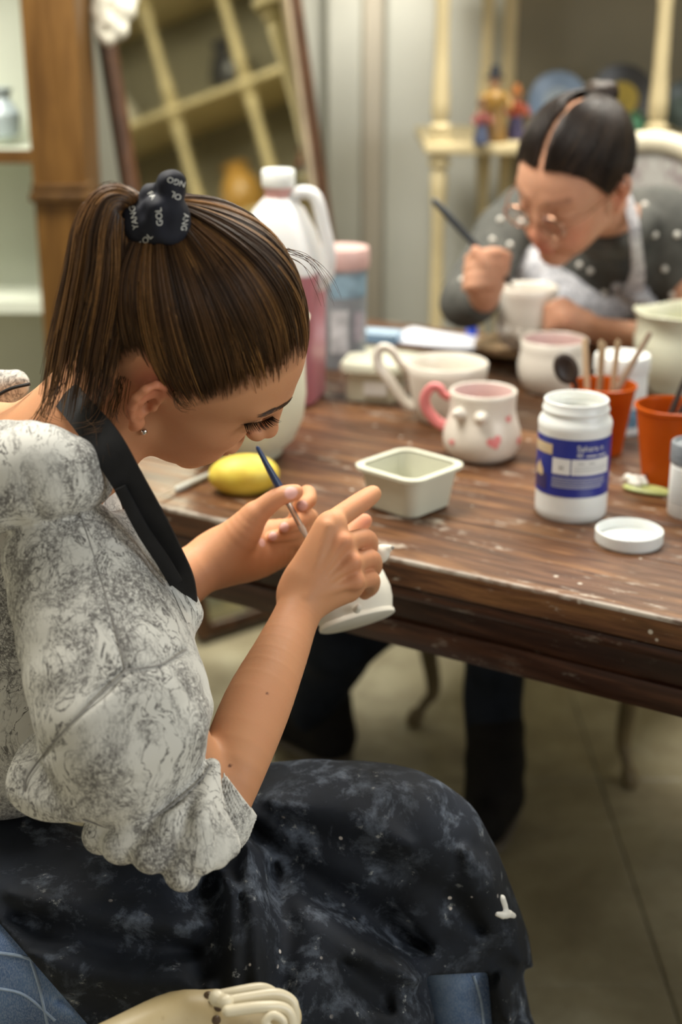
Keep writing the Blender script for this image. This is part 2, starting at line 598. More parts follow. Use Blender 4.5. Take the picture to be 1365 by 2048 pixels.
tag(MB().lathe([(0.02, 0), (0.035, 0.01), (0.04, 0.05), (0.02, 0.08), (0.028, 0.1), (0.024, 0.1), (0.015, 0.08)], 20, Matrix.Translation(py(6, 290, CY + .12) + Vector((0, 0, 0.012)))).build('small_vase', plain('pale_blue_glaze', (0.38, 0.45, 0.46), 0.3)), 'small pale blue vase on the cabinet shelf', 'vase')

# ------------------------------------------------------------------ leaning mirror
nm = Vector((0.60, -0.75, 0.22)).normalized()
um = (Vector((0, 0, 1)) - nm * nm.z).normalized()
hm = um.cross(nm).normalized()
pc_ = py(628, 240, 3.42)                                  # on the right frame member
R_m = Matrix((hm, um, nm)).transposed().to_4x4()
W_, wf = 0.50, 0.032
s0 = -pc_.z / um.z + 0.012
M_m = Matrix.Translation(pc_) @ R_m
mir = thing('leaning_mirror', 'tall mirror in a dark brown frame leaning back beside the cabinet', 'mirror', tuple(M_m @ Vector((-W_ / 2, s0, 0))), worldspace=True)
for (a0, a1, b0, b1) in ((-wf, 0, s0, 1.0), (-W_ - wf, -W_, s0, 1.0), (-W_, -wf, s0, s0 + wf), (-W_, -wf, 1.0 - wf, 1.0)):
    MB().box(a0, a1, b0, b1, -0.012, 0.022, M_m, b=0.006).build('frame', M_DARKWOOD, mir)
m_, nt_, b_ = new_mat('mirror_glass')
b_.inputs['Metallic'].default_value = 1.0
b_.inputs['Roughness'].default_value = 0.03
nt_.links.new(ramp(nt_, noise(nt_, coords(nt_), 5, 3), [(0.3, (0.56, 0.56, 0.44)), (0.7, (0.62, 0.62, 0.50))]), b_.inputs['Base Color'])
MB().box(-W_, -wf, s0 + wf, 1.0 - wf, 0.0, 0.006, M_m).build('glass', m_, mir, smooth=False)
MB().box(-wf - 0.012, -wf, s0 + wf, 1.0 - wf, 0.006, 0.018, M_m, b=0.003).build('inner_trim', plain('tarnished_gilding', (0.45, 0.36, 0.25), 0.35, 0.2, 20, metal=0.6), mir)

# ------------------------------------------------------------------ cream etageres with turned posts
def turned_post(r, z0, z1, knots):
    pr = [(r * 1.25, z0), (r * 1.25, z0 + 0.04)]
    ks = sorted(knots)
    for k in ks:
        pr += [(r * 0.72, k - 0.16), (r * 0.92, k - 0.10), (r * 0.95, k - 0.062), (r * 0.66, k - 0.052), (r * 1.22, k - 0.042), (r * 1.22, k - 0.032), (r * 0.8, k - 0.026), (r * 1.3, k - 0.02), (r * 1.3, k + 0.02), (r * 0.8, k + 0.026), (r * 1.22, k + 0.034), (r * 1.22, k + 0.044), (r * 0.66, k + 0.054), (r * 0.95, k + 0.064), (r * 0.98, k + 0.10), (r * 0.78, k + 0.17)]
    pr += [(r * 1.1, z1)]
    return pr
def etagere(root, corners, r, zs, z1, back=None):
    for (x, y) in corners:
        MB().lathe(turned_post(r, 0, z1, zs), 20, Matrix.Translation((x, y, 0))).build('post', M_CREAM, root)
    xs = [c[0] for c in corners]; ys = [c[1] for c in corners]
    for z in zs:
        MB().box(min(xs) - 0.035, max(xs) + 0.035, min(ys) - 0.035, max(ys) + 0.035, z - 0.017, z + 0.008, b=0.006).build('shelf', M_CREAM, root)
EY = 3.32
ex0, ex1 = py(880, 300, EY).x, py(1311, 300, EY).x
zsh = py(950, 292, EY).z
et = thing('display_shelf', 'cream display shelf with turned posts holding figurines behind the seated painter', 'shelf', ((ex0 + ex1) / 2, EY + .15, 0), worldspace=True)
etagere(et, [(ex0, EY), (ex1, EY), (ex1 + 0.52, EY), (ex0 + .14, EY + 0.40), (ex1 + 0.52, EY + 0.40)], 0.021, [0.35, zsh, 1.50], 1.9)
xb = py(1022, 100, EY + 0.44).x
MB().box(xb, ex1 + 0.56, EY + 0.43, EY + 0.445, 0.1, 1.9).build('back_panel', M_OLIVE, et, smooth=False)
MB().box(xb - 0.02, xb + 0.012, EY + 0.42, EY + 0.45, 0.1, 1.9, b=0.004).build('edge_strip', M_CREAM, et)
ZS = zsh + 0.0088

et2 = thing('side_rack', 'cream rack with turned posts along the side wall, seen reflected in the leaning mirror', 'shelf', (2.5, 2.6, 0), worldspace=True)
etagere(et2, [(2.25, 1.70), (2.25, 2.03), (2.25, 2.36), (2.25, 2.69), (2.25, 3.02), (2.25, 3.35), (2.6, 1.7), (2.6, 3.35)], 0.026, [0.5, 1.0, 1.5, 2.0, 2.5], 2.8)
MB().box(2.64, 2.66, 1.7, 3.4, 0.1, 2.8).build('back_panel', M_OLIVE, et2, smooth=False)
for (y, z, c, nm_) in ((2.5, 1.5088, (0.45, 0.25, 0.06), 'mustard'), (3.05, 1.5088, (0.10, 0.22, 0.15), 'green'), (2.05, 2.0088, (0.55, 0.52, 0.45), 'white'), (2.6, 2.0088, (0.03, 0.03, 0.035), 'black'), (3.1, 2.0088, (0.10, 0.16, 0.15), 'teal'), (1.95, 1.5088, (0.03, 0.03, 0.04), 'dark blue')):
    tag(MB().lathe([(0.05, 0), (0.085, 0.03), (0.10, 0.10), (0.07, 0.18), (0.045, 0.21), (0.06, 0.24), (0.052, 0.24), (0.035, 0.21)], 24, Matrix.Translation((2.42, y, z))).build('glazed_vase', plain('glaze_' + nm_.replace(' ', '_'), c, 0.3, 0.3, 8)), f'{nm_} glazed vase on the side rack seen in the mirror', 'vase', 'vases on the side rack')

# white cloth hung near the mirror's upper corner
sc_ = Solid()
for (u, v, r, dd) in ((182, 8, 22, 0), (205, -20, 30, .02), (228, 22, 20, .01), (196, 45, 20, 0), (238, -6, 16, .02), (214, 62, 18, .01), (190, 80, 13, .0), (172, 30, 13, 0), (176, 62, 10, 0), (205, -60, 24, 0), (205, -100, 18, .01)):
    sc_.ball(c3(u + 25, v, 2.86 + dd), r * 2.86 / FPX, 0.02)
for (u, v, r) in ((204, 26, 9), (218, 42, 8), (186, 60, 7), (222, 0, 8), (196, 14, 6)):
    sc_.ball(c3(u + 25, v, 2.85), r * 2.86 / FPX, 0.006, cut=True)
vv, ff = sc_.mesh(0.005)
tag(mesh_obj('hanging_cloth', to_world(vv), ff, plain('white_lace', (0.62, 0.60, 0.50), 0.8, 0.2, 30, 0.2)), 'bunched white lace cloth hanging beside the mirror top', 'cloth')

# ------------------------------------------------------------------ things on the display shelf
def figurine(u, v0, v1, coat, hat, skirt, label, y=EY):
    b = py(u, v0, y); h = py(u, v1, y).z - ZS
    s = h / 0.17
    t = thing('figurine', label, 'figurine', (b.x, y, ZS), 0.3, 'figurines on the display shelf')
    S = Matrix.Scale(s, 4)
    MB().lathe([(0.030, 0), (0.032, 0.012), (0.024, 0.05), (0.020, 0.075)], 20, S).build('skirt', skirt, t)
    c = MB().lathe([(0.020, 0.073), (0.026, 0.085), (0.025, 0.105), (0.012, 0.118)], 20, S)
    for sx in (-1, 1):
        c.tube([S @ Vector((sx * 0.02, 0, 0.108)), S @ Vector((sx * 0.037, -0.008, 0.088)), S @ Vector((sx * 0.028, -0.026, 0.075))], [0.008 * s, 0.008 * s, 0.006 * s])
    c.build('coat', coat, t)
    MB().lathe([(0.006, 0.112), (0.007, 0.12), (0.013, 0.127), (0.015, 0.136), (0.012, 0.146), (0.004, 0.15)], 16, S).build('head', plain('painted_skin', (0.45, 0.26, 0.15), 0.4), t)
    MB().lathe([(0.022, 0.142), (0.023, 0.146), (0.013, 0.148), (0.011, 0.168), (0.006, 0.17)], 16, S).build('hat', hat, t)
    return t
PX = lambda n, c: plain(n, c, 0.35, 0.25, 20)
figurine(986, 286, 130, PX('mustard_paint', (0.30, 0.17, 0.04)), PX('black_paint', (0.02, 0.022, 0.028)), PX('ochre_paint', (0.22, 0.12, 0.03)), 'tall painted figurine in mustard coat and black hat on the display shelf')
figurine(1030, 284, 168, PX('red_paint', (0.34, 0.06, 0.025)), PX('orange_paint', (0.40, 0.14, 0.03)), PX('navy_paint', (0.05, 0.04, 0.10)), 'painted figurine in red coat beside the mustard one', EY + 0.06)
figurine(962, 288, 196, PX('maroon_paint', (0.22, 0.05, 0.04)), PX('brown_paint', (0.12, 0.06, 0.03)), PX('slate_paint', (0.06, 0.075, 0.13)), 'small painted figurine in maroon coat and slate skirt', EY - 0.045)
def plate(u, v, rpx, mats, label, y=EY + 0.22, tilt=72):
    c = py(u, v, y); r = rpx * (y * CP + .3) / FPX
    ti = math.radians(tilt)
    z0 = ZS + r * math.sin(ti)
    t = thing('painted_plate', label, 'plate', (c.x, y, ZS), 0, 'plates on the display shelf')
    m = Matrix.Translation((0, 0, r * math.sin(ti) + 0.002)) @ Matrix.Rotation(ti, 4, 'X') 
    MB().lathe([(r * .55, 0.0), (r * .62, 0.004), (r, 0.016), (r, 0.019), (r * .6, 0.009), (0.001, 0.007)], 40, m).build('rim', mats[0], t)
    MB().lathe([(r * .5, 0.0085), (r * .5, 0.0105), (0.001, 0.0105)], 32, m).build('centre', mats[1], t)
plate(1115, 205, 56, (PX('blue_glaze', (0.12, 0.17, 0.25)), PX('pale_blue_centre', (0.20, 0.24, 0.28))), 'blue glazed plate standing upright on the display shelf')
plate(1243, 200, 62, (PX('black_glaze', (0.015, 0.014, 0.013)), PX('yellow_ochre_glaze', (0.22, 0.16, 0.02))), 'black plate with ochre centre standing on the display shelf', EY + 0.24)
plate(1372, 200, 48, (PX('dark_green_glaze', (0.02, 0.03, 0.025)), PX('grey_green_centre', (0.05, 0.07, 0.06))), 'dark green plate at the picture edge on the display shelf')
tag(MB().lathe([(0.02, 0), (0.032, 0.012), (0.03, 0.035), (0.012, 0.05), (0.016, 0.062), (0.01, 0.062)], 20, Matrix.Translation((py(1272, 275, EY + .05).x, EY + 0.05, ZS))).build('small_bottle', PX('bottle_green_glaze', (0.03, 0.11, 0.06))), 'small dark green bottle on the display shelf', 'bottle')

# ------------------------------------------------------------------ table
TZ = 0.76
TA = math.radians(-31.1)
TO = pz(785, 1115, TZ)
tbl = thing('work_table', 'long worn dark brown wooden table with paint-flecked plank top', 'table', (TO.x, TO.y, 0), TA)
X0, X1, DEP = -0.86, 1.20, 1.10
wds = [0.150, 0.120, 0.150, 0.130, 0.140, 0.130, 0.140, 0.140]
y = 0.0
for i, w in enumerate(wds):
    MB().box(X0, X1, y + (0 if i == 0 else 0.0008), min(y + w, DEP) - 0.0008, TZ - 0.034, TZ, b=0.0025).build('plank', M_TABLE, tbl, smooth=False)
    y += w
MB().box(X0 + 0.005, X1 - 0.005, 0.002, 0.03, TZ - 0.052, TZ - 0.0345, b=0.006).build('moulding', M_RAIL, tbl)
for (a, b_, c, d) in ((X0 + .03, X1 - .03, 0.02, 0.045), (X0 + .03, X1 - .03, DEP - 0.05, DEP - 0.025), (X0 + .02, X0 + .045, .05, DEP - .05), (X1 - .045, X1 - .02, .05, DEP - .05)):
    MB().box(a, b_, c, d, TZ - 0.118, TZ - 0.0345, b=0.003).build('rail', M_RAIL, tbl)
MB().box(X0 + .03, X1 - .03, 0.014, 0.0195, TZ - 0.118, TZ - 0.085, b=0.002).build('bead', M_RAIL, tbl)
for (x, yy) in ((X0 + .06, .09), (X1 - .08, .09), (X0 + .06, DEP - .09), (X1 - .08, DEP - .09)):
    MB().lathe([(0.022, 0), (0.028, 0.02), (0.024, 0.05), (0.034, 0.3), (0.04, 0.46), (0.03, 0.50), (0.042, 0.52), (0.042, TZ - 0.036)], 20, Matrix.Translation((x, yy, 0))).build('leg', M_RAIL, tbl)
# ================================================================== THINGS ON THE TABLE
M_BISQ = plain('unglazed_white_clay', (0.72, 0.68, 0.58), 0.65, 0.05, 12, 0.35, bmp=0.06)
M_BISQ2 = plain('warm_white_glaze', (0.70, 0.65, 0.57), 0.35, 0.05, 8, 0.5)
M_WHITEP = plain('white_plastic', (0.74, 0.76, 0.74), 0.35, 0.03, 8, 0.5, sub=0.15)
M_TUB = plain('pale_sage_plastic', (0.55, 0.55, 0.44), 0.45, 0.06, 9, 0.45)
M_PITCH = plain('pale_ivory_plastic', (0.68, 0.68, 0.53), 0.4, 0.05, 7, 0.45, sub=0.1)
M_PINK = plain('pink_underglaze', (0.72, 0.22, 0.22), 0.45, 0.12, 30)
M_PINKIN = plain('pale_pink_glaze', (0.68, 0.50, 0.47), 0.4, 0.06, 9)
M_NAVY = plain('navy_print', (0.012, 0.022, 0.22), 0.35, 0.1, 6)
M_PRINTW = plain('white_print', (0.66, 0.66, 0.64), 0.5, 0.04, 10)
M_GREYP = plain('grey_print', (0.30, 0.31, 0.40), 0.5, 0.1, 10)

def px_m(u, v, z=TZ):
    """metres per pixel at the table point seen at (u, v)"""
    p = pz(u, v, z)
    d = p.y * CP + (CAM[2] - p.z) * SP
    return d / FPX

def shell(prof, t=0.004):
    """outer profile (bottom to rim) -> closed vessel wall with an inside"""
    inner = [(max(r - t, 0.0005), z + (t if i == 0 else 0)) for i, (r, z) in enumerate(prof)]
    rim = [(prof[-1][0] - t * .5, prof[-1][1] + t * .4)]
    return [(0.0005, prof[0][1])] + prof + rim + inner[::-1] + [(0.0005, inner[0][1])]

def wrap(name, vs, fs, prof, a0, z0, mat, parent, lift=0.0006):
    """lay flat artwork (x right, y up, metres) onto a lathe surface at angle a0, height z0"""
    zz = [p[1] for p in prof]; rr = [p[0] for p in prof]
    out = []
    for p in vs:
        z = z0 + p[1]
        r = float(np.interp(z, zz, rr)) + lift
        a = a0 + p[0] / r
        out.append((r * math.cos(a), r * math.sin(a), z))
    return mesh_obj(name, out, fs, mat, parent, smooth=True)

def grid_rect(x0, x1, y0, y1, nx=16, ny=3):
    vs = [(x0 + (x1 - x0) * i / nx, y0 + (y1 - y0) * j / ny) for j in range(ny + 1) for i in range(nx + 1)]
    fs = [(j * (nx + 1) + i, j * (nx + 1) + i + 1, (j + 1) * (nx + 1) + i + 1, (j + 1) * (nx + 1) + i) for j in range(ny) for i in range(nx)]
    return vs, fs

def heart(s, n=28, rings=4):
    pts = []
    for i in range(n):
        t = 2 * math.pi * i / n
        pts.append((16 * math.sin(t) ** 3 / 17 * s, (13 * math.cos(t) - 5 * math.cos(2 * t) - 2 * math.cos(3 * t) - math.cos(4 * t)) / 17 * s))
    vs = [(0, 0)]
    fs = []
    for k in range(1, rings + 1):
        vs += [(p[0] * k / rings, p[1] * k / rings) for p in pts]
    for i in range(n):
        j = (i + 1) % n
        fs.append((0, 1 + j, 1 + i))
        for k in range(rings - 1):
            fs.append((1 + k * n + i, 1 + k * n + j, 1 + (k + 1) * n + j, 1 + (k + 1) * n + i))
    return vs, fs

def rsq(hx, hy, r, n=8):
    """rounded rectangle outline"""
    out = []
    for cx, cy, a in ((hx - r, hy - r, 0), (-hx + r, hy - r, 90), (-hx + r, -hy + r, 180), (hx - r, -hy + r, 270)):
        for i in range(n + 1):
            t = math.radians(a + 90 * i / n)
            out.append((cx + r * math.cos(t), cy + r * math.sin(t)))
    return out
def loft(mb, rings, cap0=True, cap1=True):
    n = len(rings[0])
    vs = [p for r in rings for p in r]
    fs = [(j * n + i, j * n + (i + 1) % n, (j + 1) * n + (i + 1) % n, (j + 1) * n + i) for j in range(len(rings) - 1) for i in range(n)]
    if cap0: fs.append(tuple(reversed(range(n))))
    if cap1: fs.append(tuple(range((len(rings) - 1) * n, len(rings) * n)))
    return mb.add(vs, fs)
def rsq3(hx, hy, r, z):
    return [(x, y, z) for x, y in rsq(hx, hy, r)]

cam_ang = lambda p: math.atan2(-p.y, -p.x)          # direction of the camera from p

# square open tub
p = pz(818, 1012, TZ); s = px_m(818, 1012)
tub = thing('square_tub', 'open pale sage square plastic tub in front of the pink heart mug', 'tub', tuple(p), math.radians(-43))
hb, ht, hh = 0.040, 0.048, 0.054
loft(MB(), [rsq3(hb - .004, hb - .004, .014, 0), rsq3(hb, hb, .016, .003), rsq3(ht, ht, .018, hh), rsq3(ht - .003, ht - .003, .016, hh), rsq3(hb - .003, hb - .003, .014, .005)]).build('body', M_TUB, tub)
loft(MB(), [rsq3(ht, ht, .018, hh - .002), rsq3(ht + .006, ht + .006, .022, hh - .002), rsq3(ht + .006, ht + .006, .022, hh + .002), rsq3(ht - .003, ht - .003, .016, hh + .002)], False, False).build('rim', M_TUB, tub)

# big labelled jar
p = pz(1141, 1024, TZ); s = px_m(1141, 1024)
jar = thing('plaster_jar', 'open white jar with navy blue label in front of the orange cups', 'jar', tuple(p))
R_ = 71 * s
H_ = 0.147
pr = [(R_ * .93, 0), (R_ * .99, .004), (R_, .012), (R_, .112), (R_ * 1.015, .115), (R_ * 1.015, .120), (R_ * .98, .124), (R_ * .90, .129), (R_ * .885, .132), (R_ * .92, .134), (R_ * .92, .137), (R_ * .88, .139), (R_ * .88, H_)]
MB().lathe(shell(pr, .0025), 56, cap0=False, cap1=False).build('body', M_WHITEP, jar, sharp=50)
MB().lathe([(0.0005, .11), (R_ * .84, .11), (R_ * .84, .128), (R_ * .5, .130), (0.0005, .127)], 32, cap0=False, cap1=False).build('contents', plain('white_paste', (0.68, 0.67, 0.62), 0.6, 0.05, 30, bmp=0.4), jar)
ca = cam_ang(p)
LB = [(R_, 0), (R_, .2)]
def lab(name, x0, x1, y0, y1, mat, lift, nx=16):
    v_, f_ = grid_rect(x0, x1, y0, y1, nx)
    return wrap(name, v_, f_, LB, ca, 0, mat, jar, lift)
lab('label', -.066, .070, .034, .107, M_NAVY, .0006, 40)
lab('label_badge', -.062, -.027, .086, .099, plain('tan_print', (0.52, 0.40, 0.24), 0.5), .0011)
lab('label_badge', -.026, -.003, .063, .083, M_PRINTW, .0011)
lab('label_badge', -.0015, .052, .063, .083, M_PRINTW, .0011)
lab('label_badge', -.063, -.034, .040, .060, plain('dark_plum_print', (0.035, 0.025, 0.10), 0.4), .0009)
v_, f_ = heart(.011)
wrap('label_picture', [(x * .8 - .049, -y * 1.1 + .064) for x, y in v_], [tuple(reversed(q)) for q in f_], LB, ca, 0, plain('tan_picture_print', (0.55, 0.42, 0.25), 0.5), jar, .0013)
def lettering(txt, size, x, y, prof, a0, mat, parent, lift=.0013):
    v_, f_ = text_mesh(txt, size)
    return wrap('lettering', [(q.x + x, q.y + y) for q in v_], f_, prof, a0, 0, mat, parent, lift)
lettering('Sahara n', .0105, .004, .0935, LB, ca, M_PRINTW, jar)
lettering('40', .008, .004, .086, LB, ca, M_PRINTW, jar)
lettering('H', .008, -.017, .069, LB, ca, plain('dark_print', (0.10, 0.10, 0.10), 0.5), jar, .0016)
for k, (x0, x1, yy) in enumerate(((.016, .03, .0865), (.032, .045, .0865), (-.026, .046, .0575), (-.026, .044, .0545), (-.026, .046, .0515), (-.026, .042, .0485), (-.026, .04, .046))):
    lab('label_line', x0, x1, yy, yy + .0016, M_GREYP if k > 1 else M_PRINTW, .0012, 12)
for k, (x0, x1, yy) in enumerate(((.006, .014, .077), (.02, .028, .077), (.002, .048, .073), (.002, .048, .070), (.002, .044, .067), (-.058, -.036, .091))):
    lab('label_line', x0, x1, yy, yy + .0008 + (.0012 if k < 2 else 0), plain('faint_grey_print', (0.42, 0.42, 0.42), 0.5), .0016, 12)

# its lid
p = pz(1258, 1084, TZ); s = px_m(1258, 1084)
r = 67 * s
ld = thing('jar_lid', 'round white plastic jar lid lying upside down on the table', 'lid', tuple(p))
MB().lathe([(0.0005, 0), (r * .96, 0), (r * .99, .0015), (r, .004), (r, .016), (r * .965, .017), (r * .94, .016), (r * .94, .0045), (r * .62, .0035), (r * .58, .005), (r * .54, .0035), (0.0005, .0035)], 56, cap0=False, cap1=False).build('cap', M_WHITEP, ld, sharp=50)
for k in range(0, 60):
    a = 2 * math.pi * k / 60
    if k == 0:
        rb = MB().box(r * .998, r * 1.008, -.0008, .0008, .003, .015).build('grip_rib', M_WHITEP, ld, smooth=False)
    else:
        o = rb.copy(); COL.objects.link(o); o.parent = ld; o.rotation_euler = (0, 0, a)

# mugs
def mug(name, label, u, v, prof, rot, hpts, hr, body, hmat, inner, seg=48, flat=None):
    p = pz(u, v, TZ)
    t = thing(name, label, 'mug', tuple(p), 0, 'handmade clay mugs')
    MB().lathe(shell(prof, .0045), seg, cap0=False, cap1=False).build('body', body, t, sharp=60)
    if inner:
        MB().lathe([(max(r_ - .0052, .001), z) for r_, z in prof[1:]], seg, cap0=True, cap1=False).build('inner_glaze', inner, t)
    if hpts:
        MB().tube([Vector((math.cos(rot) * x, math.sin(rot) * x, z)) for x, z in spline(hpts, 6)], hr, 14, flat=flat).build('handle', hmat, t)
    return t, p
s = px_m(963, 915)
# heart mug
rb = 78 * s; rt = 66 * s
prof = [(rb * .68, 0), (rb * .86, .006), (rb * .98, .018), (rb * 1.0, .030), (rb * .97, .042), (rb * .89, .056), (rb * .84, .066), (rb * .83, .078), (rt, .090), (rt * 1.01, .095)]
rot = math.radians(168)
mg, p = mug('heart_mug', 'white clay mug with pink hearts, pink handle and raised cones', 963, 912, prof, rot,
            [(rb * .93, .040), (rb * 1.20, .048), (rb * 1.46, .066), (rb * 1.48, .083), (rb * 1.30, .096), (rb * 1.12, .095), (rb * 1.02, .087), (rb * .84, .082)], .0068, M_BISQ2, M_PINK, M_PINKIN, flat=(1.25, .8))
ca = cam_ang(p)
def bumpcone(t, prof, a, z, r, h, mat, name='raised_cone'):
    R0 = float(np.interp(z, [q[1] for q in prof], [q[0] for q in prof]))
    c = Vector((math.cos(a) * R0, math.sin(a) * R0, z))
    m = Matrix.Translation(c - c.normalized() * .003) @ Vector((math.cos(a), math.sin(a), 0.15)).to_track_quat('Z', 'Y').to_matrix().to_4x4()
    return MB().lathe([(r * 1.15, 0), (r, .003), (r * .85, h * .55), (r * .5, h * .85), (r * .3, h), (0.0005, h * 1.04)], 20, m, cap0=False, cap1=False).build(name, mat, t)
bumpcone(mg, prof, ca - .72, .073, .009, .016, M_BISQ2)
bumpcone(mg, prof, ca - .03, .071, .010, .016, M_BISQ2)
for (da, z, sz) in ((.33, .036, .0115), (-.85, .030, .006), (.86, .064, .006), (1.2, .03, .008)):
    v_, f_ = heart(sz)
    wrap('heart', [(x * math.cos(.3) - y * math.sin(.3), x * math.sin(.3) + y * math.cos(.3)) for x, y in v_], [tuple(reversed(q)) for q in f_], prof, ca + da, z, M_PINK, mg, .0008)
# plain mug behind
s = px_m(888, 835)
R2 = 80 * s
prof2 = [(R2 * .62, 0), (R2 * .72, .005), (R2 * .84, .03), (R2 * .92, .055), (R2 * .97, .075), (R2 * 1.0, .090)]
mug('tall_white_mug', 'plain white clay mug with big loop handle behind the pink heart mug', 893, 840, prof2, math.radians(172),
    [(R2 * .80, .018), (R2 * 1.08, .030), (R2 * 1.42, .058), (R2 * 1.68, .080), (R2 * 1.74, .098), (R2 * 1.60, .110), (R2 * 1.36, .104), (R2 * 1.18, .088), (R2 * .96, .074)], .0072, M_BISQ2, M_BISQ2, None, flat=(1.2, .8))
# squat mug with pale pink inside
s = px_m(1104, 790)
R3 = 71 * s
prof3 = [(R3 * .6, 0), (R3 * .82, .007), (R3 * .97, .028), (R3 * 1.0, .045), (R3 * .95, .060), (R3 * .92, .072), (R3 * .95, .086)]
m3, p = mug('squat_mug', 'squat white clay pot with pale pink inside next to the spoon', 1104, 782, prof3, math.radians(-20), [], 0, M_BISQ2, None, M_PINKIN)
# held-down cup on a wooden disc in front of the far painter
p = pz(1052, 722, TZ); s = px_m(1052, 722)
dk = thing('wooden_disc', 'round wooden turning disc under the far painter\'s clay cup', 'disc', tuple(pz(1040, 712, TZ)))
MB().lathe([(.03, 0), (.036, .004), (.036, .012), (.078, .013), (.082, .016), (.082, .024), (.078, .027), (0.001, .027)], 40, cap0=True, cap1=False).build('wheel_head', plain('turntable_wood', (.42, .28, .15), .55, .3, 18), dk)
R4 = .0527
cupm = thing('clay_cup', 'white clay cup with round bumps held in the far painter\'s hand', 'cup', tuple(pd(1054, 692, 2.45)))
prof4 = [(R4 * .6, 0), (R4 * .85, .006), (R4, .026), (R4 * 1.02, .045), (R4 * .95, .068), (R4 * .93, .09), (R4 * .96, .102)]
MB().lathe(shell(prof4, .005), 40, cap0=False, cap1=False).build('body', M_BISQ2, cupm, sharp=60)
for a, z in ((-2.0, .030), (-2.45, .034), (-1.6, .028)):
    bumpcone(cupm, prof4, a, z, .013, .016, M_BISQ2)

# big ivory pitchers
def pitcher(label, u, v, k, hgt, rot, lip=0.5):
    p = pz(u, v, TZ)
    t = thing('ivory_pitcher', label, 'pitcher', tuple(p), 0, 'ivory pitchers')
    prof = [(k * .55, 0), (k * .60, .004), (k * .60, .010), (k * .80, .025), (k * .95, .055), (k * 1.0, .09), (k * .98, hgt * .7), (k * .95, hgt * .86), (k * 1.0, hgt * .94), (k * 1.06, hgt)]
    sh = shell(prof, .004)
    n = 48
    vs, fs = [], []
    for r, z in sh:
        for i in range(n):
            a = 2 * math.pi * i / n
            da = math.atan2(math.sin(a - rot), math.cos(a - rot))
            w = math.exp(-(da / .42) ** 2) * max(0, (z / hgt - .72) / .28) ** 1.5
            rr = r * (1 + .35 * lip * w)
            zz = z + w * .018 * lip - .004 * max(0, z / hgt - .8) * 5 * math.cos(3 * a)
            vs.append((rr * math.cos(a), rr * math.sin(a), zz))
    for j in range(len(sh) - 1):
        for i in range(n):
            q = (i + 1) % n
            fs.append((j * n + i, j * n + q, (j + 1) * n + q, (j + 1) * n + i))
    mesh_obj('body', vs, fs, M_PITCH, t, sharp=60)
    ho = rot + math.pi
    MB().tube([Vector((math.cos(ho) * x, math.sin(ho) * x, z)) for x, z in spline([(k * .96, hgt * .3), (k * 1.35, hgt * .4), (k * 1.55, hgt * .6), (k * 1.45, hgt * .82), (k * 1.0, hgt * .9)], 5)], .009, 12).build('handle', M_PITCH, t)
    return t
pitcher('ivory pitcher with spout at the picture\'s right edge behind the orange cups', 1352, 782, 90 * px_m(1352, 785), .132, math.radians(-120))
pitcher('ivory pitcher half hidden behind the near painter\'s face', 492, 908, 122 * px_m(492, 908), .20, math.radians(100))

# orange cups with sticks, spoon and brushes
m_or, nt_, b_ = new_mat('orange_translucent_plastic')
nt_.links.new(ramp(nt_, noise(nt_, coords(nt_), 6, 3), [(0.3, (0.50, 0.085, 0.008)), (0.7, (0.60, 0.125, 0.012))]), b_.inputs['Base Color'])
b_.inputs['Roughness'].default_value = 0.25
b_.inputs['Transmission Weight'].default_value = 0.35
b_.inputs['IOR'].default_value = 1.15
def orange_cup(label, u, v, rpx, hgt):
    p = pz(u, v, TZ); k = rpx * px_m(u, v)
    t = thing('orange_cup', label, 'cup', tuple(p), 0, 'orange plastic cups')
    prof = [(k * .70, 0), (k * .72, .003)]
    nrib = 14
    for i in range(nrib + 1):
        f = i / nrib
        prof += [(k * (.72 + .26 * f), .006 + f * (hgt - .02)), (k * (.732 + .26 * f), .008 + (f + .35 / nrib) * (hgt - .02))]
    prof += [(k * 1.0, hgt - .004), (k * 1.02, hgt)]
    MB().lathe(shell(prof, .0018), 40, cap0=False, cap1=False).build('body', m_or, t, sharp=60)
    MB().lathe([(k * 1.0, hgt - .006), (k * 1.05, hgt - .004), (k * 1.05, hgt), (k * 1.0, hgt + .001)], 40, cap0=False, cap1=False).build('rim', m_or, t)
    return t, p, k
c1, p1, k1 = orange_cup('ribbed orange plastic cup holding wooden sticks and a spoon', 1200, 902, 62, .098)
c2, p2, k2 = orange_cup('ribbed orange plastic cup holding dark paintbrushes at the picture edge', 1334, 962, 70, .105)
def leaning(p, k, dx, dy, L, base=(0, 0)):
    """a stick's foot inside a cup and its top, leaning out by (dx, dy) at length L"""
    a = Vector((p.x + base[0] * k, p.y + base[1] * k, p.z + .006))
    d = Vector((dx, dy, 1)).normalized()
    return a, a + d * L
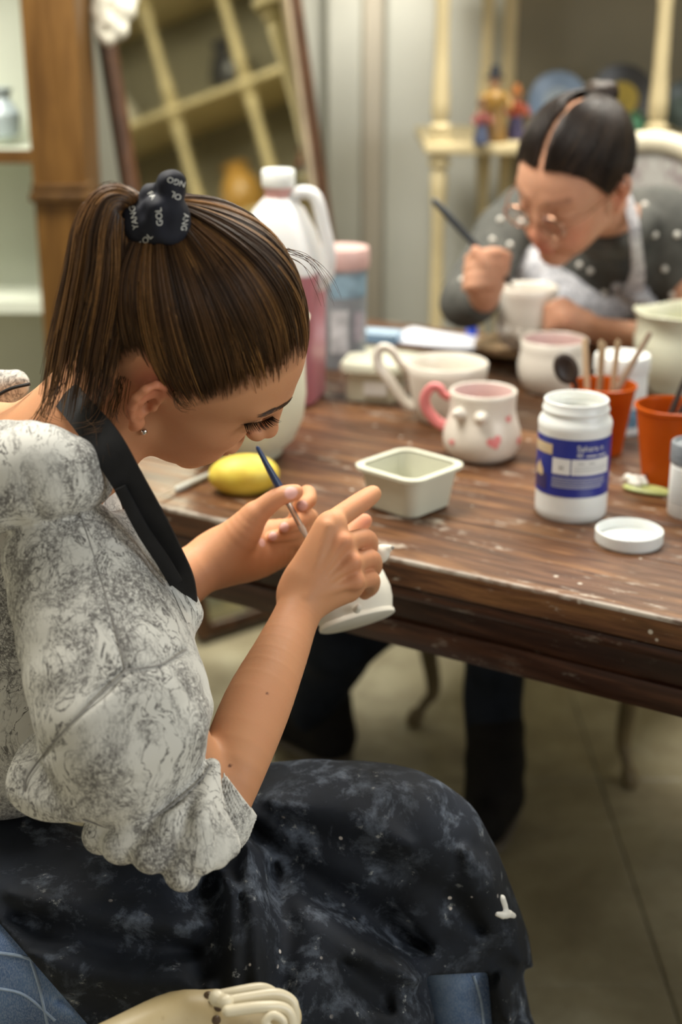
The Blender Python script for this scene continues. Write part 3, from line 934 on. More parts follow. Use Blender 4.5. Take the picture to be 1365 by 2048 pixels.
for i, (bx_, by_, dx, dy, L) in enumerate(((-.3, .1, -.10, .05, .155), (.0, .2, -.02, .10, .150), (.2, .0, .05, .02, .155), (-.1, .35, .04, .1, .145), (-.5, -.1, .50, .05, .185), (-.55, .25, .56, .08, .172))):
    a, b = leaning(p1, k1, dx, dy, L, (bx_, by_))
    nmx = ['near left', 'back', 'front right', 'rear', 'long slanting', 'greyish slanting'][i]
    st = MB()
    dr = (b - a).normalized(); sd = dr.cross(Vector((0, -1, .2))).normalized(); th = sd.cross(dr)
    w = .0042
    ring = lambda c, q: [c + sd * (w * q * math.cos(t)) + th * (.0011 * math.sin(t)) for t in np.linspace(0, 2 * math.pi, 9)[:-1]]
    loft(st, [ring(a + dr * x, q) for x, q in ((0, .5), (.003, 1), (L - .004, 1), (L - .001, .7), (L, .3))])
    tag(st.build('wooden_stick', M_PALEWOOD if i < 4 else plain('weathered_stick', (0.30, 0.22, 0.15), 0.6, .2, 30)), ('flat pale wooden stick upright in the orange cup, among three alike' if i in (0, 1, 2, 3) else ('long brown wooden stick slanting out of the orange cup' if i == 4 else 'lower brown stick slanting out of the orange cup')), 'stick', 'sticks in the orange cup')
    if i < 4:
        COL.objects[-1]['label'] = ['leftmost pale wooden stick standing in the orange cup', 'second pale wooden stick standing in the orange cup', 'third pale wooden stick standing in the orange cup', 'rearmost pale wooden stick standing in the orange cup'][i]
# wooden spoon, bowl up
a, b = leaning(p1, k1, -.40, -.02, .115, (-.1, -.35))
sp = thing('wooden_spoon', 'dark wooden spoon standing bowl up in the orange cup', 'spoon', tuple(a), worldspace=True)
M_SPOON = mat_wood('dark_spoon_wood', (.02, .01, .006), (.045, .024, .014), (.09, .05, .03), 2, 2.0)
MB().tube([a, a.lerp(b, .5), b], [.0032, .0035, .004], 10).build('handle', M_SPOON, sp)
bc = py(1133, 738, b.y - .004)
d2 = (bc - b).normalized() 
MB().tube([b, b.lerp(bc, .5)], [.004, .005], 10).build('neck', M_SPOON, sp)
so = Solid()
fr = np.array([(0.80, 0.15, 0.58), (-0.58, 0.1, 0.81), (0.06, -0.98, 0.17)]).T
so.ball(tuple(bc), (.017, .023, .007), .004, rot=np.stack([(.9, .1, .42), (-.42, .1, .9), (.05, -.99, .13)], 1))
so.ball(tuple(bc + Vector((0, -.008, 0))), (.013, .019, .006), .003, cut=True, rot=np.stack([(.9, .1, .42), (-.42, .1, .9), (.05, -.99, .13)], 1))
v_, f_ = so.mesh(.0016)
mesh_obj('bowl', v_, f_, M_SPOON, sp)
# paintbrushes in the second orange cup
M_BR = plain('dark_brush_handle', (0.03, 0.022, 0.018), 0.35, .2, 20)
M_BRISTLE = plain('dark_bristle', (0.05, 0.03, 0.02), 0.8, .3, 60)
M_FER = plain('brushed_ferrule', (0.55, 0.52, 0.47), 0.3, .1, 30, metal=.9)
for i, (e0, e1) in enumerate((((1290, 962), (1372, 752)), ((1300, 958), (1385, 780)), ((1318, 960), (1400, 840)))):
    a = pz(e0[0], e0[1], TZ) + Vector((0, -.012 + .016 * i, .004)); b = py(e1[0], e1[1], a.y + .01)
    t = thing('dark_paintbrush', ['tallest dark paintbrush leaning in front of the orange cup', 'middle dark paintbrush leaning by the orange cup', 'shortest dark paintbrush leaning by the orange cup'][i], 'paintbrush', tuple(a), worldspace=True, group='dark paintbrushes by the orange cup')
    q = lambda f: a.lerp(b, f)
    MB().tube([q(.0), q(.06), q(.16)], [.002, .0075, .006], 10, flat=(1, .6)).build('bristles', M_BRISTLE, t)
    MB().tube([q(.15), q(.30)], [.006, .0048], 12).build('ferrule', M_BR, t)
    MB().tube([q(.295), q(.5), q(.8), q(1)], [.005, .006, .004, .0025], 12).build('handle', M_BR, t)
# white tub behind the sticks
p = pz(1236, 858, TZ); k = 52 * px_m(1236, 858)
wt = thing('white_canister', 'white plastic canister with printed label behind the wooden sticks', 'canister', tuple(p))
MB().lathe([(k * .95, 0), (k, .004), (k, .088), (k * .96, .092), (0.0005, .092)], 40, cap1=False).build('body', M_WHITEP, wt, sharp=50)
MB().lathe([(k * 1.04, .090), (k * 1.06, .093), (k * 1.06, .110), (k * 1.02, .114), (0.0005, .114)], 40, cap1=False).build('lid', M_WHITEP, wt, sharp=50)
v_, f_ = grid_rect(.0, .035, .012, .04, 12)
wrap('label', v_, f_, [(k, 0), (k, .2)], cam_ang(p) - .1, 0, plain('blue_grey_print', (.12, .25, .36), .5, .5, 90), wt)
# small paint pot at the edge
p = pz(1381, 1028, TZ); k = 46 * px_m(1381, 1028)
pp = thing('paint_pot', 'small white paint pot with grey screw lid at the picture\'s right edge', 'pot', tuple(p))
MB().lathe([(k * .94, 0), (k, .003), (k, .072), (k * .96, .075), (0.0005, .075)], 36, cap1=False).build('body', M_WHITEP, pp, sharp=50)
MB().lathe([(k * 1.02, .068), (k * 1.05, .07), (k * 1.05, .078), (k * 1.0, .0785), (k * 1.05, .079), (k * 1.05, .092), (k * 1.01, .094), (k * .9, .094), (k * .88, .091), (0.0005, .091)], 36, cap1=False).build('lid', plain('grey_plastic', (.18, .20, .22), .4), pp, sharp=50)
for i in range(9):
    v_, f_ = grid_rect(-.03, .02, .020 + .005 * i, .0215 + .005 * i, 10, 1)
    wrap('label_line', v_, f_, [(k, 0), (k, .2)], cam_ang(p), 0, plain('faint_grey_print', (0.42, 0.42, 0.42), 0.5), pp)
# paint-laden palette leaf
p = pz(1296, 985, TZ)
so = Solid()
q0 = np.array(p)
so.ball(q0 + (0, 0, .004), (.034, .015, .005), .004, rot=np.array(Matrix.Rotation(-.5, 3, 'Z')))
so.ball(q0 + (0.003, -.001, .010), (.026, .009, .004), .003, cut=True, rot=np.array(Matrix.Rotation(-.5, 3, 'Z')))
v_, f_ = so.mesh(.0018)
ds = thing('palette_dish', 'small green leaf dish with a dab of white paint beside the brushes', 'dish', tuple(p), worldspace=True)
mesh_obj('leaf', v_, f_, plain('leaf_green_glaze', (.33, .36, .13), .4, .25, 40), ds)
so = Solid()
for (u, v, r) in ((1256, 962, 9), (1270, 966, 10), (1284, 965, 8), (1275, 975, 9), (1262, 972, 7), (1290, 972, 6)):
    so.ball(np.array(pz(u, v + 8, TZ)) + (0, 0, .010), r * 1.0 * px_m(u, v), .004)
v_, f_ = so.mesh(.0016)
mesh_obj('paint_dab', v_, f_, plain('thick_white_paint', (.68, .66, .6), .4, .1, 30), ds)

# small lidded box and loose lids, paper
p = pz(752, 806, TZ)
bx = thing('lidded_box', 'small pale sage lidded box beside the loop-handled mug', 'box', tuple(p + Vector((0, .03, 0))), math.radians(-12))
loft(MB(), [rsq3(.040, .03, .01, 0), rsq3(.043, .033, .012, .003), rsq3(.046, .036, .012, .05)]).build('body', M_TUB, bx)
loft(MB(), [rsq3(.049, .039, .014, .048), rsq3(.053, .043, .016, .050), rsq3(.053, .043, .016, .060), rsq3(.050, .040, .014, .064)]).build('lid', M_TUB, bx)
MB().box(-.012, .025, -.0372, -.034, .014, .036).build('sticker', M_PRINTW, bx, smooth=False)
p = pz(778, 722, TZ)
lid2 = thing('loose_lid', 'pale sage square plastic lid lying flat beside the white paper', 'lid', tuple(p), math.radians(-31))
loft(MB(), [rsq3(.066, .036, .018, 0), rsq3(.069, .039, .02, .003), rsq3(.069, .039, .02, .010), rsq3(.062, .032, .016, .012)]).build('plate', M_TUB, lid2)
loft(MB(), [rsq3(.070, .040, .02, .008), rsq3(.072, .042, .02, .010), rsq3(.072, .042, .02, .012), rsq3(.067, .037, .02, .0125)], False, False).build('rim', M_TUB, lid2)
def paper_sheet():
    w, h = .110, .062
    vs, fs = [], []
    n, m = 14, 10
    for z0 in (.0, .0012):
        for j in range(m + 1):
            for i in range(n + 1):
                x, y = -w + 2 * w * i / n, -h + 2 * h * j / m
                vs.append((x, y, z0 + .003 + .004 * (i / n - .4) ** 2 * 4 + .003 * math.sin(3 * j / m + i / n * 2)))
    K = (n + 1) * (m + 1)
    for j in range(m):
        for i in range(n):
            q = j * (n + 1) + i
            fs.append((q + K, q + 1 + K, q + n + 2 + K, q + n + 1 + K))
            fs.append((q, q + n + 1, q + n + 2, q + 1))
    bd = [i for i in range(n + 1)] + [j * (n + 1) + n for j in range(1, m + 1)] + [m * (n + 1) + i for i in range(n - 1, -1, -1)] + [j * (n + 1) for j in range(m - 1, 0, -1)]
    for a_, b_ in zip(bd, bd[1:] + bd[:1]):
        fs.append((a_, b_, b_ + K, a_ + K))
    return vs, fs
p = pz(905, 686, TZ)
v_, f_ = paper_sheet()
o = mesh_obj('paper_sheet', v_, f_, plain('white_paper', (.62, .64, .70), .8, .03, 6), None)
o.location = p; o.rotation_euler = (0, 0, math.radians(-28))
tag(o, 'white paper sheet lying near the far painter\'s elbow', 'paper')
p = pz(944, 680, TZ)
cl = thing('blue_clip', 'small bright blue clip standing on the white paper', 'clip', (p.x, p.y, TZ + .009), .4)
MB().box(-.010, .010, -.005, .005, 0, .022, b=.002).build('body', plain('bright_blue_plastic', (.01, .06, .55), .35), cl)
MB().tube([(0, 0, .020), (.002, 0, .028), (0, 0, .034), (-.003, 0, .028)], .002, 8).build('lever', plain('bright_blue_plastic', (.01, .06, .55), .35), cl)
p = pz(765, 684, TZ)
bb = thing('blue_box', 'flat light blue box behind the loose plastic lid', 'box', tuple(p), math.radians(-20))
MB().box(-.035, .035, -.02, .02, 0, .016, b=.003).build('body', plain('light_blue_card', (.22, .36, .52), .6), bb)
MB().box(-.036, .036, -.021, .021, .0161, .021, b=.002).build('lid', plain('pale_blue_card', (.34, .46, .58), .6), bb)

# pink jug
p = pz(562, 806, TZ) + Vector((0, .03, 0))
jg = thing('pink_jug', 'tall translucent jug of pink liquid with white cap and handle', 'jug', tuple(p), math.radians(-14))
M_JUG = plain('milky_jug_plastic', (.64, .64, .64), .35, .05, 6, .5, sub=.2)
M_PLIQ = plain('jug_filled_with_pink', (.36, .13, .155), .32, .1, 5, .5, sub=.15)
hx, hy = .064, .055
loft(MB(), [rsq3(hx - .006, hy - .006, .018, 0), rsq3(hx, hy, .02, .006), rsq3(hx, hy, .02, .19), rsq3(hx, hy, .02, .207)], cap1=False).build('lower_body', M_PLIQ, jg)
loft(MB(), [rsq3(hx, hy, .02, .207), rsq3(hx * .98, hy * .98, .02, .225), rsq3(hx * .80, hy * .85, .02, .265), rsq3(hx * .56, hy * .62, .018, .300), rsq3(.022, .022, .0215, .318)], cap0=False).build('shoulder', M_JUG, jg)
MB().lathe([(.021, .316), (.021, .328), (.023, .330), (.023, .334)], 28).build('neck', plain('pink_stained_neck', (.55, .30, .28), .4), jg)
MB().lathe([(.0245, .334), (.0255, .336), (.0255, .357), (.023, .360), (.0005, .361)], 36, cap1=False).build('cap', M_WHITEP, jg, sharp=50)
MB().tube([Vector(q) for q in spline([(.018, 0, .318), (.040, 0, .327), (.060, 0, .318), (.072, 0, .275), (.080, 0, .235), (.077, 0, .205), (.060, 0, .185)], 6)], [.010] * 30 + [.012] * 7, 14).build('handle', M_JUG, jg)
# grey-blue tub with pink lid
p = pz(684, 738, TZ); k = 50 * px_m(684, 738)
gb = thing('labelled_tub', 'tall grey blue tub with pale pink lid behind the pink jug', 'tub', tuple(p + Vector((0, .03, 0))))
MB().lathe([(k * .93, 0), (k * .96, .004), (k, .17), (k * 1.02, .175), (0.0005, .175)], 40, cap1=False).build('body', plain('grey_blue_plastic', (.27, .30, .32), .45, .2, 20), gb, sharp=50)
MB().lathe([(k * 1.08, .172), (k * 1.10, .175), (k * 1.10, .200), (k * 1.05, .206), (0.0005, .206)], 40, cap1=False).build('lid', plain('dusty_pink_plastic', (.55, .36, .33), .45), gb, sharp=50)
for (x0, x1, y0, y1, nm_, c) in ((-.02, .055, .125, .165, 'label', (.22, .34, .42)), (-.02, .012, .03, .105, 'label_patch', (.50, .51, .52)), (.022, .045, .05, .1, 'label_patch', (.42, .38, .42))):
    v_, f_ = grid_rect(x0, x1, y0, y1, 14)
    wrap(nm_, v_, f_, [(k * .96, 0), (k, .17)], cam_ang(p), 0, plain(nm_ + str(int(c[0] * 100)), c, .5, .3, 60), gb, .001)

# yellow sponge and grey tool near the table edge
p = pz(484, 990, TZ)
so = Solid()
rx = np.array(Matrix.Rotation(.12, 3, 'Z'))
c = np.array(p) + (0, .014, .0225)
so.ball(c, (.043, .027, .0225), .01, rot=rx)
so.ball(c + (.006, 0, .001), (.038, .026, .022), .02, rot=rx)
so.disp = lambda q, d: d + sines(q, (160,), 3, (.0005,))
v_, f_ = so.mesh(.002)
m_y, nt_, b_ = new_mat('yellow_rind')
cc = coords(nt_, loc=tuple(-x for x in (p.x - .004, p.y - .012, p.z + .022)))
ln = nd(nt_, 'ShaderNodeVectorMath', _operation='LENGTH', i0=cc)
col = ramp(nt_, noise(nt_, coords(nt_), 40, 5), [(.3, (.62, .46, .04)), (.7, (.72, .58, .09))])
col = mixc(nt_, mth(nt_, 'MULTIPLY', ramp(nt_, noise(nt_, coords(nt_), 55, 3), [(.45, 0.), (.75, 1.)]), .45), col, (.50, .28, .03))
nt_.links.new(col, b_.inputs['Base Color']); b_.inputs['Roughness'].default_value = .55
tag(mesh_obj('yellow_sponge', v_, f_, m_y), 'oval bright yellow sponge lying by the near painter\'s chin', 'sponge')
a, b = pz(322, 1000, TZ), pz(424, 955, TZ)
up = Vector((0, 0, .005))
mt_ = thing('modelling_tool', 'slim grey modelling tool lying beside the yellow sponge', 'tool', tuple(a), worldspace=True)
MB().tube([(a + up).lerp(b + up, f) for f in (.28, .32, .6, .95, 1)], [.002, .0045, .005, .0045, .002], 12).build('handle', plain('grey_tool_plastic', (.42, .42, .37), .45), mt_)
MB().tube([(a + up).lerp(b + up, f) for f in (0, .1, .3)], [.0008, .0022, .0018], 8, flat=(1, .4)).build('blade', M_FER, mt_)

# ================================================================== CHAIRS
M_LEG = plain('dimmed_antique_cream', (.17, .128, .062), .5, .3, 14)  # chair cream darkened to stand for the dim light under the table
def cabriole(mb, x, y, sx, sy, h, r=.02):
    pts = spline([(x, y, h), (x + sx * .016, y + sy * .016, h - .09), (x + sx * .012, y + sy * .012, h * .55), (x - sx * .002, y - sy * .002, h * .22), (x + sx * .010, y + sy * .010, .045), (x + sx * .026, y + sy * .026, .012)], 5)
    n = len(pts)
    rad = [r * (1.5 - 1.0 * min(1, i / n * 1.35)) if i < n - 3 else r * .8 for i in range(n)]
    return mb.tube([Vector(p) for p in pts] + [Vector((pts[-1][0], pts[-1][1], 0.0))], rad + [r * .7], 14)
def salon_chair(name, label, loc, rot, arms=False, fab=None):
    """local frame: front towards +y"""
    t = thing(name, label, 'chair', loc, rot, 'cream salon chairs')
    w, d, h = .23, .215, .40
    loft(MB(), [rsq3(w + .01, d + .01, .06, h - .075), rsq3(w + .015, d + .015, .06, h - .03), rsq3(w + .005, d + .005, .06, h - .02)]).build('seat_frame', M_CREAM2, t)
    loft(MB(), [rsq3(w - .01, d - .01, .06, h - .02), rsq3(w + .0, d + .0, .07, h + .005), rsq3(w - .05, d - .05, .07, h + .022)]).build('seat', fab, t)
    for sx in (-1, 1):
        for sy in (-1, 1):
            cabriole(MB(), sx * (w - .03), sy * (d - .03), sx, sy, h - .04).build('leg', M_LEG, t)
    bk = -d - .01
    zc, rx, rz = .84, .215, .26
    ring = [Vector((rx * math.cos(a), bk - .05 - .10 * (rz * math.sin(a) + .2), zc + rz * math.sin(a))) for a in np.linspace(0, 2 * math.pi, 49)]
    MB().tube(ring, .021, 12).build('back_frame', M_CREAM2, t)
    vs = [(0, bk - .06, zc)] + [(q.x * .97, q.y, zc + (q.z - zc) * .97) for q in ring[:-1]]
    vs += [(0, bk - .105, zc)] + [(q.x * .97, q.y - .02, zc + (q.z - zc) * .97) for q in ring[:-1]]
    nn = 48
    fs = [(0, 1 + i, 1 + (i + 1) % nn) for i in range(nn)] + [(nn + 1, nn + 2 + (i + 1) % nn, nn + 2 + i) for i in range(nn)] + [(1 + i, nn + 2 + i, nn + 2 + (i + 1) % nn, 1 + (i + 1) % nn) for i in range(nn)]
    mesh_obj('backrest', vs, fs, fab, t, sharp=50)
    for sx in (-1, 1):
        MB().tube([Vector((sx * .14, bk + .02, h - .05)), Vector((sx * .15, bk - .02, h + .06)), Vector((sx * .14, bk - .045, zc - rz * .72))], [.02, .017, .018], 12).build('back_post', M_CREAM2, t)
    return t
m_f, nt_, b_ = new_mat('patterned_upholstery')
f_ = noise(nt_, coords(nt_), 26, 4, .6, 1.5)
nt_.links.new(ramp(nt_, f_, [(.38, (.24, .19, .19)), (.5, (.38, .36, .33)), (.62, (.42, .41, .38))]), b_.inputs['Base Color'])
b_.inputs['Roughness'].default_value = .85
# far painter's chair: its front legs stand on the two measured floor points
fa, fb = pz(838, 1452, 0), pz(1245, 1572, 0)
mid = (fa + fb) / 2
nrm = Vector((-math.sin(TA), math.cos(TA), 0))           # away from the near edge of the table
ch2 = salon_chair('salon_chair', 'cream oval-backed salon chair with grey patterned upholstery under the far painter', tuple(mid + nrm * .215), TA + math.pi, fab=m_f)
# ================================================================== THE NEAR PAINTER
def q3(p):
    return c3(p[0], p[1], p[2])
def rp(px, d):
    return px * d / FPX
def pcone(S, a, b, ra, rb, k=.01, cut=False):
    S.cone(q3(a), q3(b), rp(ra, a[2]), rp(rb, b[2]), k, cut)
def pchain(S, pts, k=.01, cut=False):
    """pts: (u, v, d, radius in pixels), smoothly interpolated"""
    P = spline([np.array(p, float) for p in pts], 4) if len(pts) > 2 else [np.array(p, float) for p in pts]
    S.chain([q3(p) for p in P], [rp(p[3], p[2]) for p in P], k, cut)
def pball(S, a, r, k=.01, cut=False):
    S.ball(q3(a), rp(r, a[2]), k, cut)
def hits(S, uv, d0=1.0, n=60):
    """where the sight lines through picture points meet a solid"""
    uv = np.asarray(uv, float)
    dirs = np.stack([(uv[:, 0] - 682.5) / FPX, -(uv[:, 1] - 1024) / FPX, -np.ones(len(uv))], 1)
    L = np.linalg.norm(dirs, axis=1)
    t = np.full(len(uv), d0)
    for _ in range(n):
        d = S.ev((dirs * t[:, None]).astype(np.float32))
        t = t + np.clip(d, -.02, .05) * .8 / L
    bad = np.abs(S.ev((dirs * t[:, None]).astype(np.float32))) > .0025
    if bad.any() and not bad.all():
        t[bad] = np.median(t[~bad])
    hits.missed = bad
    return dirs * t[:, None]

class Frame:
    def __init__(self, M, s, t):
        self.M, self.s, self.t = np.asarray(M, float), s, np.asarray(t, float)
    def __call__(self, x, y, z):
        return self.M @ np.array((x, y, z)) * self.s + self.t
    def inv(self, p):
        return (np.asarray(p) - self.t) @ self.M / self.s

def add_head(S, H, ears=(-1, 1)):
    """a head: local x forward, y to the person's left, z up, origin between the ear canals"""
    s = H.s
    def E(x, y, z, r, k, cut=False):
        S.ball(H(x, y, z), tuple(a * s for a in r), k, cut, rot=H.M)
    def K(a, b, ra, rb, k, cut=False):
        S.cone(H(*a), H(*b), ra * s, rb * s, k, cut)
    E(-.008, 0, .045, (.098, .076, .092), .01)
    E(.045, 0, .035, (.056, .062, .06), .02)
    E(.038, 0, -.022, (.055, .054, .074), .025)
    for y in (-1, 1):
        K((.008, y * .047, -.050), (.070, y * .012, -.088), .017, .013, .022)
        E(.056, y * .036, -.016, (.031, .025, .028), .018)
        E(.060, y * .030, -.050, (.028, .022, .024), .02)
        K((.092, y * .014, .036), (.074, y * .046, .036), .0085, .007, .014)
    E(.078, 0, -.088, (.016, .020, .014), .015)
    for y in (-1, 1):
        E(.101, y * .033, .014, (.014, .016, .011), .010, True)
        E(.078, y * .032, .012, (.0150, .0165, .0125), .004)
    K((.097, 0, .026), (.112, 0, -.016), .0075, .0090, .010)
    E(.1145, 0, -.020, (.0095, .009, .0085), .006)
    for y in (-1, 1):
        E(.105, y * .0105, -.0235, (.0095, .0070, .0070), .005)
        E(.110, y * .0060, -.0305, (.004, .0032, .004), .002, True)
    E(.093, 0, -.047, (.013, .022, .010), .012)
    E(.0985, 0, -.0515, (.0080, .021, .0052), .004)
    E(.0965, 0, -.0605, (.0080, .018, .0060), .004)
    K((.106, -.016, -.0558), (.106, .016, -.0558), .0012, .0012, .002, True)
    for y in ears:
        up = np.array((-.18, 0, .98)); up /= np.linalg.norm(up)
        bk = np.array((-.80, y * .60, 0)); bk = bk - up * (bk @ up); bk /= np.linalg.norm(bk)
        out = np.cross(bk, up) * (1 if np.cross(bk, up)[1] * y > 0 else -1)
        o = np.array((-.004, y * .071, .000))
        def e(a, b, c=0):
            return tuple(o + bk * a + up * b + out * c)
        RM = H.M @ np.stack([bk, up, out], 1)
        def EE(a, b, c, r, k, cut=False):
            S.ball(H(*e(a, b, c)), tuple(x * s for x in r), k, cut, rot=RM)
        EE(.007, .004, .001, (.013, .025, .0052), .005)
        hel = [(-.004, .004, .003), (-.0055, .018, .004), (-.001, .028, .005), (.009, .0325, .006), (.018, .029, .007), (.0225, .019, .007), (.0215, .005, .006), (.0165, -.009, .005), (.010, -.018, .004), (.005, -.025, .004)]
        for a, b in zip(hel[:-1], hel[1:]):
            K(e(*a), e(*b), .0036, .0036, .0025)
        EE(.004, -.0255, .003, (.0075, .0085, .0042), .004)
        for a, b in (((.009, .022, .004), (.0145, .010, .0045)), ((.0145, .010, .0045), (.012, -.006, .004)), ((.012, -.006, .004), (.006, -.014, .004))):
            K(e(*a), e(*b), .0026, .0026, .003)
        EE(.0035, .001, .006, (.0070, .0105, .0085), .003, True)
        EE(.011, .022, .009, (.0045, .0085, .0040), .002, True)
        EE(-.004, -.003, .003, (.0035, .005, .0035), .003)

M1 = np.array([[0.800, 0.146, 0.582], [-0.485, 0.728, 0.484], [-0.353, -0.669, 0.653]])
H1 = Frame(M1, 1.048, (-0.154, 0.148, -1.30))

person = thing('person', 'seated painter with ponytail and crackle-print hoodie holding brush and cup in the foreground', 'person', (-0.16, 1.25, 0), worldspace=True)

# ------------------------------------------------------------------ body (one continuous surface)
B = Solid()
add_head(B, H1)
B.cone(H1(-.022, 0, -.030), q3((150, 885, 1.335)), .050, .052, .02)
pchain(B, [(150, 885, 1.335, 112), (80, 930, 1.35, 115), (30, 1080, 1.38, 130), (-20, 1380, 1.44, 120)], .03)
pchain(B, [(110, 905, 1.36, 92), (-50, 905, 1.39, 105)], .02)
pchain(B, [(90, 990, 1.36, 90), (170, 1100, 1.25, 74), (300, 1350, 1.25, 66), (425, 1640, 1.265, 60)], .015)
pchain(B, [(425, 1640, 1.265, 60), (464, 1535, 1.285, 68), (512, 1415, 1.33, 69), (560, 1310, 1.375, 56), (590, 1240, 1.408, 47), (612, 1192, 1.425, 48)], .012)
# right hand
for m, r in (((654, 1056, 1.425), 24), ((686, 1088, 1.432), 25), ((704, 1128, 1.436), 24), ((708, 1166, 1.438), 22)):
    pcone(B, (606, 1192, 1.428), m, 38, r, .012)
pcone(B, (610, 1180, 1.432), (668, 1110, 1.432), 44, 34, .012)
pcone(B, (620, 1190, 1.430), (694, 1180, 1.445), 40, 26, .012)
for m in ((688, 1082, 1.417), (708, 1124, 1.421), (714, 1163, 1.424)):
    pball(B, m, 15, .010)
pcone(B, (612, 1150, 1.425), (668, 1046, 1.428), 36, 25, .012)
for m in ((656, 1052, 1.412), (687, 1084, 1.414), (706, 1126, 1.418), (712, 1164, 1.422)):
    pcone(B, (612, 1196, 1.404), m, 5, 8, .007)
for f in (
    [(656, 1050, 1.428, 23), (708, 1014, 1.452, 21.5), (735, 996, 1.468, 20), (746, 988, 1.474, 17.5)],
    [(690, 1086, 1.432, 20), (731, 1076, 1.458, 19.5), (740, 1096, 1.490, 17), (724, 1112, 1.500, 15)],
    [(708, 1126, 1.436, 20), (741, 1117, 1.458, 19.5), (748, 1136, 1.488, 17), (735, 1150, 1.500, 15)],
    [(714, 1164, 1.438, 18), (741, 1157, 1.458, 18), (744, 1174, 1.484, 15.5), (730, 1186, 1.495, 14)],
    [(632, 1150, 1.455, 26), (684, 1090, 1.482, 21), (720, 1050, 1.494, 18.5), (730, 1042, 1.496, 15)]):
    pchain(B, f, .0030)
# left arm and hand
pchain(B, [(100, 1000, 1.42, 80), (190, 1120, 1.50, 72), (270, 1250, 1.47, 66), (330, 1186, 1.475, 62), (404, 1134, 1.492, 52), (440, 1116, 1.498, 50)], .015)
pchain(B, [(430, 1110, 1.500, 46), (478, 1072, 1.490, 40), (510, 1030, 1.482, 27)], .012)
pchain(B, [(440, 1130, 1.504, 44), (505, 1122, 1.520, 40), (560, 1108, 1.545, 28)], .012)
pchain(B, [(450, 1105, 1.512, 42), (530, 1075, 1.535, 34), (590, 1058, 1.560, 22)], .015)
for f in (
    [(508, 1032, 1.482, 25), (551, 998, 1.476, 20), (576, 988, 1.476, 18.5), (592, 984, 1.478, 15.5)],
    [(590, 1055, 1.560, 20), (612, 990, 1.522, 18), (618, 1000, 1.502, 16), (606, 1012, 1.488, 14)],
    [(598, 1078, 1.565, 19), (620, 1034, 1.545, 17), (596, 1046, 1.522, 15.5), (571, 1055, 1.508, 13.5)],
    [(596, 1100, 1.562, 18), (610, 1062, 1.548, 16.5), (578, 1068, 1.526, 14.5), (548, 1073, 1.512, 13)],
    [(584, 1118, 1.555, 16), (598, 1086, 1.548, 15), (560, 1086, 1.530, 13), (528, 1086, 1.518, 11.5)]):
    pchain(B, f, .0035)
bv, bf = B.mesh(.0019)
body = mesh_obj('body', to_world(bv), bf, None, person)

def skin_colors(v, H, spots, base, scalp=None):
    base = np.asarray(base)
    c = np.tile(base, (len(v), 1)).astype(np.float32)
    if scalp is not None:
        l = H.inv(v)
        near = (np.abs(l - np.array((0, 0, .05))).max(1) < .14) & ~((np.abs(l[:, 0] + .006) < .032) & (l[:, 2] < .042) & (np.abs(l[:, 1]) > .066))
        w = np.clip((l[:, 2] - scalp(l) + .005) / .034, 0, 1) * near
        w = (w ** .8 * .93)[:, None]
        c = c * (1 - w) + np.array((.035, .016, .008)) * w
    for p, r, col, amt in spots:
        d = np.linalg.norm(v - np.asarray(p), axis=1)
        w = (np.clip(1 - d / r, 0, 1) ** .8 * amt)[:, None] if amt < .9 else (np.clip((1 - d / r) * 4, 0, 1) * amt)[:, None]
        c = c * (1 - w) + np.asarray(col) * w
    return c
def mat_skin(name):
    m, nt, b = new_mat(name)
    at = nd(nt, 'ShaderNodeAttribute', _attribute_name='tint')
    v = coords(nt)
    n1 = noise(nt, v, 22, 5); n2 = noise(nt, v, 380, 3)
    col = mixc(nt, ramp(nt, n1, [(.35, 0.0), (.7, .22)]), at.outputs['Color'], (.50, .19, .10))
    nt.links.new(col, b.inputs['Base Color'])
    nt.links.new(ramp(nt, n2, [(.3, .50), (.7, .66)]), b.inputs['Roughness'])
    b.inputs['Specular IOR Level'].default_value = .3
    b.inputs['Subsurface Weight'].default_value = .22
    b.inputs['Subsurface Radius'].default_value = (.010, .004, .002)
    b.inputs['Subsurface Scale'].default_value = .6
    bump(nt, b, n2, .10, .0006)
    return m
M_SKIN = mat_skin('skin')
body.data.materials.append(M_SKIN)
SK = (.55, .268, .135)
RED = (.60, .20, .11)
NAIL = (.70, .45, .42)
sp_ = []
for m in ((690, 1080, 1.41), (709, 1122, 1.415), (716, 1160, 1.42), (735, 1000, 1.45), (731, 1076, 1.45), (738, 1116, 1.45), (736, 1156, 1.45)):
    sp_.append((q3(m), .018, RED, .28))
for a in ((-.01, -.085, .02), (.0, -.08, -.02), (-.02, -.085, .0)):
    sp_.append((H1(*a), .03, (.62, .21, .11), .5))
sp_.append((H1(-.012, -.068, .032), .03, (.50, .10, .06), .6))
sp_ += [(H1(.07, -.05, -.03), .04, (.58, .20, .10), .35), (H1(.12, 0, -.025), .02, (.58, .20, .11), .4), (H1(.1, 0, -.056), .012, (.50, .13, .10), .7)]
for p in hits(B, [(x, 849 - (x - 485) * .25) for x in range(484, 548, 4)], 1.15):
    sp_.append((p, .0022, (.06, .025, .015), .8))
nl = hits(B, [(583, 985), (605, 1011), (568, 1054), (545, 1072), (524, 1085)], 1.35)
for p, r in zip(nl, (.0085, .0075, .0070, .0065, .0058)):
    sp_.append((p, r * .95, NAIL, .95))
for p in hits(B, [(535, 1386), (460, 1531)], 1.1):
    sp_.append((p, .0016, (.10, .035, .02), .97))
for p in hits(B, [(733, 1040)], 1.4):
    sp_.append((p, .016, (.66, .24, .16), .6))

